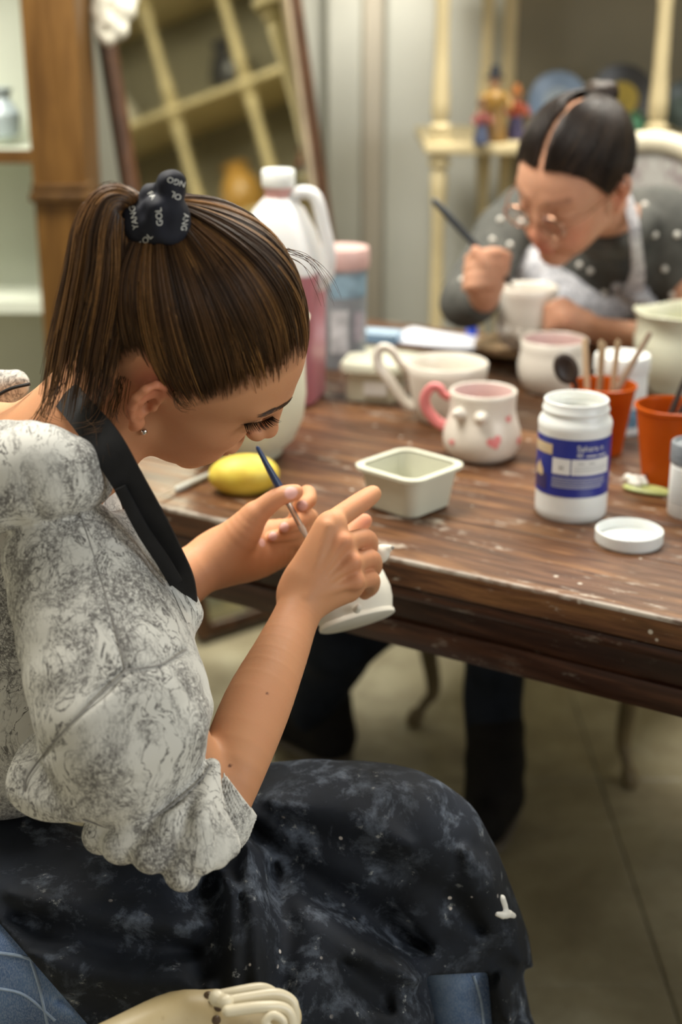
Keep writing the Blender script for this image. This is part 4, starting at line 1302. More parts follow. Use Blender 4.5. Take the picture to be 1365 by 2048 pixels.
# ------------------------------------------------------------------ hair
HC = np.array((-.010, 0, .046)); HR = np.array((.106, .085, .100))
ZL_T = np.radians([0, 25, 45, 60, 72, 84, 96, 112, 128, 150, 180])
ZL_Z = np.array([.085, .082, .066, .038, .012, .018, .042, .036, -.008, -.035, -.045])
def zline(l):
    return np.interp(np.arctan2(np.abs(l[:, 1]), l[:, 0] + .005), ZL_T, ZL_Z)
set_color(body, 'tint', skin_colors(bv, H1, sp_, SK, zline))
HUB = np.array((-.073, .004, .108))
hub_u = (HUB - HC) / HR; hub_u /= np.linalg.norm(hub_u)
PT = [(300, 455, 1.200), (262, 408, 1.180), (222, 412, 1.176), (200, 470, 1.182), (190, 570, 1.196), (165, 700, 1.212), (138, 850, 1.226)]
PW = [16, 26, 40, 54, 64, 70, 74]
PTH = [.012, .018, .022, .026, .026, .022, .016]
pt_c = np.array(spline([q3(p) for p in PT], 6)); nP = len(pt_c)
pt_w = np.interp(np.linspace(0, 6, nP), range(7), [rp(w, 1.2) for w in PW])
pt_t = np.interp(np.linspace(0, 6, nP), range(7), PTH)

HB_ = Solid(); add_head(HB_, H1, ears=())
HB_.cone(H1(-.022, 0, -.030), q3((150, 885, 1.335)), .050, .052, .02)
def hug(P, off, n=2):
    sh = P.shape; p = P.reshape(-1, 3).astype(np.float32); of = np.broadcast_to(off, sh[:2]).reshape(-1).astype(np.float32)
    for _ in range(n):
        p = p - (HB_.ev(p) - of)[:, None] * HB_.grad(p)
    return p.reshape(sh)
HS = Solid()
HS.ball(H1(*HC), tuple((HR + .006) * H1.s), .01, rot=H1.M)
def cap_cut(p, d):
    l = H1.inv(p).astype(np.float32)
    d = HB_.ev(p) - np.clip((l[:, 2] - zline(l) - .030) * .08, -.004, .0028)
    return np.maximum(d, (zline(l) + .004 - l[:, 2]) * .75)
HS.disp = cap_cut
hv, hf = HS.mesh(.0028, slack=2.2)
HP = Solid()
for i in range(0, nP - 9, 2):
    for sgn in (-.5, .5):
        a = pt_c[i] + np.array((sgn * pt_w[i], 0, -.006)); b = pt_c[i + 2] + np.array((sgn * pt_w[i + 2], 0, -.006))
        HP.cone(a, b, min(pt_t[i], pt_w[i] * .55) * .75, min(pt_t[i + 2], pt_w[i + 2] * .55) * .72, .012)
pv, pf = HP.mesh(.003)
M_HB = plain('dark_hair_mass', (.020, .010, .005), .5, .5, 60, .3)
hair = mesh_obj('hair', to_world(hv), hf, M_HB, person)
mesh_obj('ponytail', to_world(pv), pf, M_HB, hair)

def strands(P, rad, cols, taper=.35, root=1.0):
    """P (N, S, 3) -> three-sided tapering hairs"""
    N, S, _ = P.shape
    T = np.gradient(P, axis=1); T /= np.maximum(np.linalg.norm(T, axis=2, keepdims=True), 1e-9)
    ref = np.array((.31, .22, .92))
    A = np.cross(T, ref); A /= np.maximum(np.linalg.norm(A, axis=2, keepdims=True), 1e-9)
    C = np.cross(T, A)
    tp = 1 - (1 - taper) * np.linspace(0, 1, S) ** 2
    tp = tp * np.minimum(1, root + (1 - root) * np.linspace(0, 1, S) * 5)
    r = (np.broadcast_to(np.asarray(rad).reshape(-1, 1), (N, 1)) * tp)[:, :, None]
    V = np.stack([P + (A * math.cos(a) + C * math.sin(a)) * r for a in (0, 2.094, 4.189)], 2)
    idx = np.arange(N * S * 3).reshape(N, S, 3)
    F = np.stack([np.stack([idx[:, :-1, k], idx[:, :-1, (k + 1) % 3], idx[:, 1:, (k + 1) % 3], idx[:, 1:, k]], -1) for k in range(3)], 2)
    return V.reshape(-1, 3), F.reshape(-1, 4), np.repeat(np.asarray(cols), S * 3, axis=0)

def mat_hair():
    m, nt, b = new_mat('brown_hair')
    at = nd(nt, 'ShaderNodeAttribute', _attribute_name='tint')
    n1 = noise(nt, coords(nt), 300, 2)
    nt.links.new(mixc(nt, ramp(nt, n1, [(.4, 0.), (.7, .3)]), at.outputs['Color'], (.012, .006, .003)), b.inputs['Base Color'])
    b.inputs['Roughness'].default_value = .38
    b.inputs['Specular IOR Level'].default_value = .35
    return m
M_HAIR = mat_hair()
DK, MD, GD = np.array((.022, .010, .004)), np.array((.105, .048, .016)), np.array((.36, .175, .052))
def hair_cols(cl, rng, gold=.16):
    k = rng.random(cl.max() + 1)
    base = np.where((k < gold)[:, None], MD * .5 + GD * .5, np.where((k < .55)[:, None], MD, DK * .6 + MD * .4))
    c = base[cl] * rng.uniform(.55, 1.35, (len(cl), 1))
    g = rng.random(len(cl)) < .05
    c[g] = GD * rng.uniform(.6, 1.1, (g.sum(), 1))
    return c
rng = np.random.default_rng(5)
# scalp hairs: from hairline and scalp back to the hub
cand = rng.normal(size=(60000, 3)); cand /= np.linalg.norm(cand, axis=1, keepdims=True)
loc = HC + HR * cand
over = loc[:, 2] - zline(loc)
th_ = np.arctan2(np.abs(loc[:, 1]), loc[:, 0])
over = over + .0035 * np.sin(th_ * 11 + 1) + .0025 * np.sin(th_ * 27)
dist_hub = np.arccos(np.clip(cand @ hub_u, -1, 1))
edge = cand[(over > -.005) & (over < .034) & (rng.random(len(cand)) < np.clip((over + .007) / .030, 0, 1) ** 1.3)][:5600]
inner = cand[(over > .018) & (dist_hub > .35)]
inner = inner[rng.permutation(len(inner))[:4200]]
st_ = np.concatenate([edge, inner])
n_s = len(st_)
S_ = 16
seeds = st_[rng.permutation(n_s)[:260]]
cl = np.argmax(st_ @ seeds.T, axis=1)
om = np.arccos(np.clip(st_ @ hub_u, -1, 1))
tt = np.linspace(0, 1, S_)
end_ = .90
w0 = np.sin((1 - tt[None] * end_) * om[:, None]) / np.sin(om)[:, None]
w1 = np.sin(tt[None] * end_ * om[:, None]) / np.sin(om)[:, None]
U = w0[..., None] * st_[:, None] + w1[..., None] * hub_u
# sideways sweep so hair follows the crown, gently waving per lock
axis = np.cross(st_, hub_u); axis /= np.maximum(np.linalg.norm(axis, axis=1, keepdims=True), 1e-6)
lockw = rng.normal(size=len(seeds)) * .035
U += axis[:, None] * (np.sin(tt * math.pi)[None] * (lockw[cl] + rng.normal(size=n_s) * .012)[:, None])[..., None]
U /= np.linalg.norm(U, axis=2, keepdims=True)
lift = (-.004 + .0075 * np.minimum(1, tt * 6))[None] + (rng.normal(size=len(seeds)) * .0012)[cl][:, None] * np.minimum(1, tt * 4) + rng.normal(size=n_s)[:, None] * .0008 + .004 * (tt ** 6)[None]
Pl = HC + HR * U + U * lift[..., None]
P1 = H1.M @ (Pl.reshape(-1, 3).T) * H1.s
P1 = (P1.T + H1.t).reshape(n_s, S_, 3)
off_ = (.0003 + .0085 * np.minimum(1, tt * 1.9) ** .85)[None] + (rng.normal(size=len(seeds)) * .0013)[cl][:, None] * np.minimum(1, tt * 3) + rng.normal(size=n_s)[:, None] * .0007 * np.minimum(1, tt * 4) + .004 * (tt ** 5)[None]
P1 = hug(P1, np.maximum(off_, .0002))
sv, sf, scol = strands(P1.reshape(n_s, S_, 3), rng.uniform(.00035, .00065, n_s), hair_cols(cl, rng), .6, .25)
# ponytail hairs
n_p = 3200
ang = rng.uniform(0, 2 * math.pi, n_p); rad_ = np.sqrt(rng.uniform(.25, 1, n_p))
a_, b_2 = np.cos(ang) * rad_, np.sin(ang) * rad_
lk = (np.floor((ang + rng.normal(size=n_p) * .05) / (2 * math.pi) * 90).astype(int)) % 90
L_ = rng.uniform(.72, 1.0, n_p) * (1 - .12 * np.sin(lk * 1.7) ** 2)
S2 = 20
ti = L_[:, None] * np.linspace(0, 1, S2)[None] * (nP - 1)
def interp_rows(arr, t):
    i = np.clip(t.astype(int), 0, nP - 2); f = t - i
    return arr[i] * (1 - f)[..., None] + arr[i + 1] * f[..., None] if arr.ndim == 2 else arr[i] * (1 - f) + arr[i + 1] * f
Cc = interp_rows(pt_c, ti); Ww = interp_rows(pt_w, ti); Tt = interp_rows(pt_t, ti)
Tg = np.gradient(pt_c, axis=0); Tg /= np.linalg.norm(Tg, axis=1, keepdims=True)
dep = np.array((0, 0, 1.0)); Sd = np.cross(Tg, dep); Sd /= np.linalg.norm(Sd, axis=1, keepdims=True)
Sv = interp_rows(Sd, ti)
wv = (rng.normal(size=90) * .10)[lk][:, None] * np.sin(np.linspace(0, 1, S2) * 4 + (rng.uniform(0, 6, 90))[lk][:, None])
P2 = Cc + Sv * (Ww * (a_[:, None] + wv))[..., None] + dep * (Tt * b_2[:, None])[..., None]
sv2, sf2, sc2 = strands(P2, rng.uniform(.00035, .00065, n_p), hair_cols(lk, rng, .26), .4)
# stray hairs at the nape, round the ear and along the outline
stray = []
for (pts, n, jit) in (
    ([(200, 780, 1.25), (190, 840, 1.22), (215, 870, 1.20), (222, 905, 1.195)], 24, 14),
    ([(235, 760, 1.245), (225, 800, 1.225), (205, 850, 1.205), (170, 862, 1.20)], 24, 14),
    ([(250, 740, 1.24), (240, 790, 1.235), (232, 820, 1.23), (236, 838, 1.23)], 14, 10),
    ([(350, 780, 1.225), (352, 800, 1.222), (362, 812, 1.222), (380, 815, 1.222)], 16, 8),
    ([(120, 760, 1.21), (85, 830, 1.205), (75, 850, 1.21), (95, 862, 1.22)], 30, 22),
    ([(205, 430, 1.17), (180, 410, 1.17), (168, 420, 1.17), (160, 470, 1.18)], 14, 16),
    ([(270, 400, 1.17), (240, 372, 1.17), (215, 368, 1.17), (190, 390, 1.18)], 12, 12),
    ([(560, 500, 1.35), (610, 520, 1.36), (640, 560, 1.37), (655, 600, 1.37)], 10, 14),
    ):
    for _ in range(n):
        o = rng.normal(size=3) * np.array((jit, jit * .7, .004))
        pp_ = [q3(np.array(p) + o * (.4 + .6 * i / 3) + rng.normal(size=3) * np.array((2, 2, .001))) for i, p in enumerate(pts)]
        stray.append(np.array(spline(pp_, 5)))
stray = np.array(stray)
sv3, sf3, sc3 = strands(stray, np.full(len(stray), .0003), np.tile(MD, (len(stray), 1)) * rng.uniform(.4, 1.6, (len(stray), 1)), .3)
V_ = np.concatenate([sv, sv2, sv3]); F_ = np.concatenate([sf, sf2 + len(sv), sf3 + len(sv) + len(sv2)]); C_ = np.concatenate([scol, sc2, sc3])
hs = mesh_obj('hair_strands', to_world(V_), F_, M_HAIR, hair)
hs['kind'] = 'stuff'
set_color(hs, 'tint', C_)

# eyelashes and eyebrow
ls = []
roots = np.array(spline([np.array(x, float) for x in ((489, 848), (503, 845.5), (520, 843), (534, 838.5), (545, 833))], 9))
RT = hits(B, roots, 1.15)
for i, (uv, r0) in enumerate(zip(roots, RT)):
    t = i / (len(roots) - 1)
    du, dv = 6 + 14 * t + rng.normal() * 1.5, (24 - 14 * t) * rng.uniform(.8, 1.1)
    d0 = -r0[2]
    tip = c3(uv[0] + du, uv[1] + dv, d0 - .006 + .006 * t)
    m_ = c3(uv[0] + du * .35, uv[1] + dv * .62, d0 - .005)
    ls.append([r0 * (1 - f) ** 2 + 2 * m_ * f * (1 - f) + tip * f * f for f in np.linspace(0, 1, 7)])
lv, lf, lc = strands(np.array(ls), np.full(len(ls), .00042), np.tile((.006, .004, .003), (len(ls), 1)), .25)
o = mesh_obj('eyelashes', to_world(lv), lf, M_HAIR, hair); o['kind'] = 'stuff'; set_color(o, 'tint', lc)
eb = []
for i in range(170):
    t = rng.uniform(0, 1)
    r0 = np.array((.1035 - .024 * t ** 1.6, -.010 - .040 * t, .0345 + .010 * math.sin(t * 2.4) * .8 + rng.normal() * .0026 * (1 - .5 * t)))
    dr = np.array((-.25 - .3 * t, -.85, .25 - .5 * t))
    eb.append(np.array([H1(*(r0 + dr * .007 * f)) for f in np.linspace(0, 1, 5)]))
eb = np.array(eb)
pp_ = eb.reshape(-1, 3).astype(np.float32)
pp_ = pp_ - (B.ev(pp_) - .0005)[:, None] * B.grad(pp_)
ev_, ef_, ec_ = strands(pp_.reshape(eb.shape), np.full(len(eb), .00022), np.tile((.06, .03, .015), (len(eb), 1)), .4)
o = mesh_obj('eyebrow', to_world(ev_), ef_, M_HAIR, hair); o['kind'] = 'stuff'; set_color(o, 'tint', ec_)

# earring
ep = hits(B, [(289, 863)], 1.1)[0]
so = Solid(); so.ball(ep + np.array((0, 0, .002)), .0033, .001)
v_, f_ = so.mesh(.0006)
o = mesh_obj('earring', to_world(v_), f_, plain('polished_silver', (.75, .72, .68), .12, .02, 10, metal=1.0), person); o['label'] = 'small round silver ear stud'

# ------------------------------------------------------------------ scrunchie with lettering
SC = Solid()
for (u, v, d, rx, ry, rz) in ((312, 448, 1.180, 50, 40, .024), (345, 462, 1.178, 34, 30, .018), (275, 445, 1.178, 28, 36, .016), (340, 376, 1.168, 35, 40, .017), (303, 392, 1.175, 22, 26, .013), (312, 415, 1.165, 32, 28, .014), (352, 430, 1.172, 24, 34, .014), (362, 445, 1.178, 17, 30, .014), (322, 478, 1.176, 42, 18, .014)):
    SC.ball(c3(u, v, d), (rp(rx, d), rp(ry, d), rz), .006)
SC.disp = lambda p, d: d + sines(p, (130, 260, 520), 9, (.0026, .0014, .0005))
v_, f_ = SC.mesh(.0012)
scr = mesh_obj('scrunchie', to_world(v_), f_, plain('navy_black_satin', (.010, .011, .018), .7, .3, 60, .25), person)
scr['label'] = 'navy black fabric hair tie with white lettering'
M_TXT = plain('white_fabric_print', (.62, .62, .58), .6, .05, 40)
def surf_text(S, txt, size_px, u, v, ang, mat, parent, d0, lift=.0004, mirror=1, name='lettering'):
    vs, fs = text_mesh(txt, 1.0)
    w = max(q.x for q in vs)
    ca_, sa_ = math.cos(ang), math.sin(ang)
    uv = [(u + ((q.x - w / 2) * mirror * ca_ + (q.y - .35) * sa_) * size_px, v + ((q.x - w / 2) * mirror * sa_ - (q.y - .35) * ca_) * size_px) for q in vs]
    P = hits(S, uv, d0)
    bad = hits.missed
    fs = [f for f in fs if not any(bad[i] for i in f)]
    if not fs:
        return None
    n = S.grad(P.astype(np.float32))
    return mesh_obj(name, to_world(P + n * lift), fs, mat, parent, smooth=False)
for (tx, sz, u, v, a) in (('GOL', 18, 318, 434, -1.66), ('YANG', 17, 268, 436, -1.75), ('OL', 17, 352, 392, 3.6), ('ANGO', 16, 358, 366, 3.45), ('GOL', 17, 290, 481, -.75), ('ANG', 16, 370, 444, 1.75), ('K', 14, 307, 356, 2.2), ('FA', 15, 304, 391, 1.0)):
    surf_text(SC, tx, sz, u, v, a, M_TXT, scr, 1.05)

# ------------------------------------------------------------------ hoodie
HD = Solid()
pchain(HD, [(60, 1040, 1.37, 175), (10, 1430, 1.43, 205)], .03)
pchain(HD, [(140, 1120, 1.245, 130), (235, 1400, 1.220, 178), (280, 1515, 1.228, 128)], .03)
pchain(HD, [(250, 1080, 1.29, 70), (325, 1185, 1.285, 62), (374, 1228, 1.285, 34)], .02)
pcone(HD, (300, 1290, 1.28), (330, 1400, 1.27), 80, 90, .02)
pball(HD, (235, 1530, 1.225), 112, .02)
pchain(HD, [(60, 1575, 1.235, 40), (130, 1600, 1.215, 44), (200, 1590, 1.20, 40), (280, 1545, 1.20, 34), (360, 1490, 1.215, 30)], .012)
pchain(HD, [(150, 1530, 1.195, 30), (260, 1480, 1.180, 34), (370, 1440, 1.205, 30)], .03)
pchain(HD, [(330, 1250, 1.245, 30), (360, 1330, 1.240, 26), (400, 1410, 1.235, 22)], .02)
pball(HD, (120, 1545, 1.26), 98, .025)
for (u, v, d, r, mu, mv) in ((202, 1668, 1.224, 36, 290, 1610), (240, 1690, 1.206, 33, 320, 1625), (300, 1704, 1.198, 31, 352, 1632), (338, 1700, 1.206, 30, 372, 1630), (368, 1742, 1.200, 27, 386, 1650), (404, 1712, 1.196, 29, 404, 1632), (432, 1708, 1.206, 26, 420, 1630), (456, 1694, 1.214, 20, 434, 1630)):
    pchain(HD, [(424, 1532, 1.226, 11), (mu, mv, d - .002, (r + 11) * .62), ((u + mu) / 2, (v + mv) / 2, d - .002, r * .92), (u, v, d, r)], .0045)
pchain(HD, [(-90, 965, 1.24, 122), (100, 945, 1.205, 92), (178, 962, 1.220, 50)], .004)
pchain(HD, [(-60, 930, 1.215, 62), (60, 915, 1.190, 58), (150, 930, 1.20, 40)], .008)
pchain(HD, [(-70, 795, 1.46, 70), (30, 768, 1.45, 38)], .01)
def hood_disp(p, d):
    w = sines(p, (34, 78, 150), 21, (.0050, .0024, .0008))
    return d + w
HD.disp = hood_disp
def seam(S, uv, r=.0022, d0=1.0, k=.002):
    P = hits(S, [tuple(x) for x in spline([np.array(x, float) for x in uv], 8)], d0)
    S.disp_keep = S.disp
    return P
sm1 = seam(HD, [(155, 1012), (190, 1120), (228, 1250), (252, 1340)])
sm2 = seam(HD, [(252, 1340), (190, 1400), (120, 1470), (60, 1545), (48, 1580)])
sm3 = seam(HD, [(252, 1340), (320, 1330), (372, 1300)])
sm4 = seam(HD, [(165, 1640), (250, 1660), (330, 1620), (400, 1560), (420, 1530)])
for s_ in (sm1, sm2, sm3, sm4):
    HD.chain(list(s_[::2]), [.0018] * len(s_[::2]), .003, cut=True)
v_, f_ = HD.mesh(.0023, lo=np.array((-.60, -.6, -2)), slack=2.0)
def mat_crackle():
    m, nt, b = new_mat('crackle_print_fleece')
    v = coords(nt)
    warp = nd(nt, 'ShaderNodeTexNoise', Vector=v, Scale=16.0, Detail=3.0)
    vw = nd(nt, 'ShaderNodeVectorMath', _operation='MULTIPLY_ADD', i0=warp.outputs['Color'], i1=(.05, .05, .05), i2=v).outputs[0]
    st = nd(nt, 'ShaderNodeMapping', Vector=vw, Scale=(1.0, 1.0, .45), Rotation=(0.2, .5, 0.0)).outputs[0]
    def veins(vec, scale, w, dist):
        n = noise(nt, vec, scale, 4, .62, dist)
        return ramp(nt, mth(nt, 'ABSOLUTE', mth(nt, 'SUBTRACT', n, .5)), [(w * .4, 1.0), (w, 0.0)])
    def cracks(scale, w):
        vo = nd(nt, 'ShaderNodeTexVoronoi', Vector=st, Scale=scale, _feature='DISTANCE_TO_EDGE')
        return ramp(nt, vo.outputs['Distance'], [(w * .4, 1.0), (w, 0.0)])
    pa = noise(nt, v, 12, 3, .5); pb = noise(nt, st, 26, 5, .65); pc = noise(nt, st, 210, 5, .75)
    a = mth(nt, 'MULTIPLY', mth(nt, 'MAXIMUM', mth(nt, 'MULTIPLY', cracks(150, .10), ramp(nt, pb, [(.42, 0.), (.52, .85)])), veins(st, 40, .028, 1.2)), ramp(nt, pa, [(.38, .1), (.52, .95)]))
    f2 = mth(nt, 'MULTIPLY', mth(nt, 'MAXIMUM', mth(nt, 'MULTIPLY', cracks(280, .12), .8), veins(st, 85, .032, 1.5)), ramp(nt, pb, [(.45, 0.), (.56, .95)]))
    blot = mth(nt, 'MULTIPLY', ramp(nt, pc, [(.47, 0.), (.55, 1.)]), ramp(nt, pb, [(.51, 0.), (.58, .95)]))
    fac = mth(nt, 'MAXIMUM', mth(nt, 'MAXIMUM', a, f2), blot)
    brk = ramp(nt, noise(nt, v, 300, 4, .7), [(.36, .25), (.52, 1.0)])
    col = mixc(nt, mth(nt, 'MULTIPLY', fac, brk), (.64, .63, .58), (.12, .113, .107))
    nt.links.new(col, b.inputs['Base Color'])
    b.inputs['Roughness'].default_value = .9
    b.inputs['Specular IOR Level'].default_value = .15
    b.inputs['Sheen Weight'].default_value = .15
    bump(nt, b, noise(nt, v, 900, 2), .15, .0006)
    return m
M_CRACK = mat_crackle()
hood = mesh_obj('hoodie', to_world(v_), f_, M_CRACK, person)
hood['label'] = 'white hoodie with grey crackle print and pushed-up sleeve'
M_SEAM = plain('grey_seam_thread', (.26, .25, .235), .9, .2, 60, .1)
for s_ in (sm1, sm2, sm3, sm4):
    MB().tube([Vector(to_world(x)) for x in s_ + np.array((0, 0, -.0008))], .0008, 6).build('seam', M_SEAM, hood)
# ribbed cuff
CU = Solid()
ax0, ax1 = q3((461, 1572, 1.262)), q3((452, 1668, 1.262))
CU.cone(q3((470, 1540, 1.283)), q3((432, 1640, 1.262)), rp(73, 1.28), rp(74, 1.26), .01)
axd = q3((505, 1470, 1.30)) - q3((455, 1610, 1.26)); axd /= np.linalg.norm(axd)
axu = np.array((.8, -.6, 0)); axu -= axd * (axu @ axd); axu /= np.linalg.norm(axu); axv = np.cross(axd, axu)
cut_n = np.array((.80, .60, -.15)); cut_n /= np.linalg.norm(cut_n)
cut_p = q3((462, 1568, 1.20))
def cuff_disp(p, d):
    q = p - q3((458, 1590, 1.262))
    an = np.arctan2(q @ axv, q @ axu)
    d = d + .0010 * np.sin(an * 56)
    d = np.maximum(d, -d - .006)
    return np.maximum(d, (p - cut_p) @ cut_n)
CU.disp = cuff_disp
v_, f_ = CU.mesh(.0013, slack=2.4)
mesh_obj('cuff', to_world(v_), f_, M_CRACK, hood)
# pale tape patch on the sleeve fold
tp_ = []
for (c0, c1) in (((346, 1180), (376, 1246)), ((364, 1172), (392, 1222))):
    n = 10
    d_ = np.array(c1, float) - c0; pn = np.array((-d_[1], d_[0])) / np.linalg.norm(d_)
    uv = [np.array(c0) + d_ * i / n + pn * s for i in range(n + 1) for s in (-3.2, 3.2)]
    P = hits(HD, uv, 1.0); P = P + HD.grad(P.astype(np.float32)) * .0007
    mesh_obj('tape_stripe', to_world(P), [(2 * i, 2 * i + 1, 2 * i + 3, 2 * i + 2) for i in range(n)], plain('pale_reflective_tape', (.62, .62, .58), .5), hood)

# ------------------------------------------------------------------ jeans and apron
J = Solid()
far_leg = [(300, 1690, 1.49, 118), (640, 1662, 1.475, 122), (842, 1700, 1.462, 114), (936, 1960, 1.53, 112), (985, 2300, 1.62, 95)]
near_leg = [(-80, 1880, 1.38, 168), (380, 1915, 1.375, 158), (705, 2030, 1.39, 122), (800, 2300, 1.46, 105)]
pchain(J, far_leg, .03); pchain(J, near_leg, .03)
pball(J, (-60, 1800, 1.44), 210, .03); pball(J, (120, 1760, 1.47), 150, .03)
A = Solid()
pchain(A, [(u, v, d, r + 19) for u, v, d, r in far_leg[:4]] + [(975, 2120, 1.57, 120)], .03)
pchain(A, [(u, v, d, r + 19) for u, v, d, r in near_leg[:3]] + [(725, 2150, 1.41, 122)], .03)
pcone(A, (240, 1790, 1.405), (680, 1840, 1.445), 115, 90, .045)
pball(A, (40, 1770, 1.42), 150, .03)
pchain(A, [(345, 1175, 1.315, 30), (347, 1370, 1.335, 40), (360, 1560, 1.36, 90), (360, 1700, 1.40, 120)], .03)
pchain(A, [(620, 1840, 1.445, 80), (760, 1900, 1.445, 78), (880, 1985, 1.475, 66)], .04)
pball(A, (822, 1945, 1.46), 62, .04)
# drape: ridges (+) and valleys (-) run along these lines of the cloth
DRAPE = [([(505, 1655), (590, 1750), (740, 1850), (850, 1895)], -.010, 30), ([(525, 1700), (620, 1810), (740, 1900), (830, 1960)], .007, 30),
         ([(498, 1690), (508, 1800), (512, 1900), (516, 2020)], .010, 26), ([(548, 1730), (566, 1850), (562, 2030)], -.007, 24),
         ([(452, 1760), (466, 1860), (478, 2020)], .008, 24), ([(418, 1745), (425, 1850), (400, 1960)], -.008, 30), ([(482, 1790), (490, 1900), (496, 2020)], -.005, 14),
         ([(20, 1785), (160, 1825), (300, 1845), (410, 1850)], .008, 34), ([(30, 1838), (200, 1885), (390, 1905)], -.009, 30), ([(60, 1905), (220, 1950), (420, 1975)], .008, 34), ([(120, 2000), (260, 2020), (420, 2030)], -.006, 28),
         ([(560, 1640), (700, 1690), (860, 1770), (960, 1860)], -.005, 26), ([(540, 1600), (680, 1640), (820, 1690)], .004, 30), ([(930, 1700), (1000, 1830), (1050, 1930)], .005, 26), ([(690, 1930), (780, 2020)], -.006, 24),
         ([(1000, 1950), (1020, 2048)], .006, 16), ([(1050, 1930), (1075, 2048)], -.006, 14)]
def drape(p):
    u = 682.5 + FPX * p[:, 0] / -p[:, 2]; v = 1024 - FPX * p[:, 1] / -p[:, 2]
    out = np.zeros(len(p), np.float32)
    for pts, amp, w in DRAPE:
        best = np.full(len(p), 1e9, np.float32); L = len(pts) - 1
        for i in range(L):
            a = np.array(pts[i], np.float32); ab = np.array(pts[i + 1], np.float32) - a
            t = np.clip(((u - a[0]) * ab[0] + (v - a[1]) * ab[1]) / (ab @ ab), 0, 1)
            # fade in and out at the two ends
            f = (i + t) / L
            d2 = (u - a[0] - ab[0] * t) ** 2 + (v - a[1] - ab[1] * t) ** 2
            best = np.minimum(best, d2 / (.45 + 1.0 * np.minimum(1, 4 * np.minimum(f, 1 - f))) ** 2)
        out += amp * np.exp(-best / (w * w)).astype(np.float32)
    return out
def cplane(a, b, side):
    """sight plane through two picture points; negative on the given side point"""
    n = np.cross(c3(a[0], a[1], 1), c3(b[0], b[1], 1)); n /= np.linalg.norm(n)
    return (n * (-1 if c3(side[0], side[1], 1) @ n > 0 else 1)).astype(np.float32)
hem1 = [cplane((840, 1952), (980, 1944), (900, 2040)), cplane((972, 1900), (985, 2048), (900, 2000)), cplane((842, 1900), (872, 2048), (950, 2000))]
hem2 = [cplane((-5, 1842), (185, 2060), (20, 2040))]
A0 = Solid(); A0.ops = A.ops
A0.disp = lambda p, d: d - drape(p) * 2.3 + sines(p, (32, 75, 150), 33, (.0022, .0016, .0009))
J.disp = lambda p, d: np.maximum(d + sines(p, (60, 140), 4, (.002, .001)), A0.ev(p) + .005)
v_, f_ = J.mesh(.004, lo=np.array((-.62, -1.1, -2)))
m_j, nt_, b_ = new_mat('blue_denim')
vv_ = coords(nt_)
n1 = noise(nt_, vv_, 18, 5); n2 = noise(nt_, coords(nt_, (900, 900, 300)), 1, 2)
col = ramp(nt_, n1, [(.3, (.045, .085, .19)), (.55, (.10, .17, .31)), (.75, (.20, .29, .44))])
nt_.links.new(mixc(nt_, ramp(nt_, n2, [(.4, 0.), (.65, .35)]), col, (.36, .42, .52)), b_.inputs['Base Color'])
b_.inputs['Roughness'].default_value = .9
jeans = mesh_obj('jeans', to_world(v_), f_, m_j, person)
M_STITCH = plain('faded_denim_seam', (.30, .38, .50), .9, .2, 60, .1)
for uv in ([(-10, 1905), (40, 1912), (75, 1925), (100, 1950)], [(-10, 1975), (50, 1990), (110, 2040)], [(60, 1915), (80, 1980), (95, 2050)], [(948, 1950), (962, 2000), (968, 2050)]):
    P = hits(J, [tuple(x) for x in spline([np.array(x, float) for x in uv], 6)], 1.05)
    MB().tube([Vector(x) for x in to_world(P)], .0016, 6).build('seam', M_STITCH, jeans)
def apron_disp(p, d):
    d = A0.disp(p, d)
    d = np.maximum(d, -d - .018)
    r1 = np.maximum(np.maximum(p @ hem1[0], p @ hem1[1]), p @ hem1[2])
    r2 = p @ hem2[0]
    return np.maximum(np.maximum(d, -r1), -r2)
A.disp = apron_disp
v_, f_ = A.mesh(.0032, lo=np.array((-.62, -1.1, -2)), slack=2.8)
def mat_apron():
    m, nt, b = new_mat('paint_stained_navy_cotton')
    v = coords(nt)
    n1 = noise(nt, v, 9, 5, .6); n2 = noise(nt, v, 26, 8, .72, .3); n3 = noise(nt, coords(nt, (1, 1, 1)), 75, 5, .7)
    col = ramp(nt, n1, [(.35, (.006, .0075, .010)), (.65, (.015, .019, .028))])
    sm = mth(nt, 'MULTIPLY', ramp(nt, n2, [(.50, 0.), (.72, 1.)]), ramp(nt, n1, [(.38, 0.), (.58, .85)]))
    col = mixc(nt, sm, col, (.17, .20, .25))
    sp = mth(nt, 'MULTIPLY', ramp(nt, n3, [(.60, 0.), (.67, 1.)]), ramp(nt, n2, [(.50, 0.), (.62, .8)]))
    col = mixc(nt, sp, col, (.34, .35, .34))
    vo = nd(nt, 'ShaderNodeTexVoronoi', Vector=v, Scale=42.0)
    dots = mth(nt, 'MULTIPLY', ramp(nt, vo.outputs['Distance'], [(.07, 1.), (.10, 0.)]), ramp(nt, noise(nt, v, 14, 3), [(.54, 0.), (.58, .9)]))
    col = mixc(nt, dots, col, (.55, .50, .46))
    nt.links.new(col, b.inputs['Base Color'])
    b.inputs['Roughness'].default_value = .8
    b.inputs['Specular IOR Level'].default_value = .25
    bump(nt, b, noise(nt, v, 700, 2), .12, .0006)
    return m
M_APR = mat_apron()
apron = mesh_obj('apron', to_world(v_), f_, M_APR, person)
apron['label'] = 'dark navy apron smeared with dried white paint'
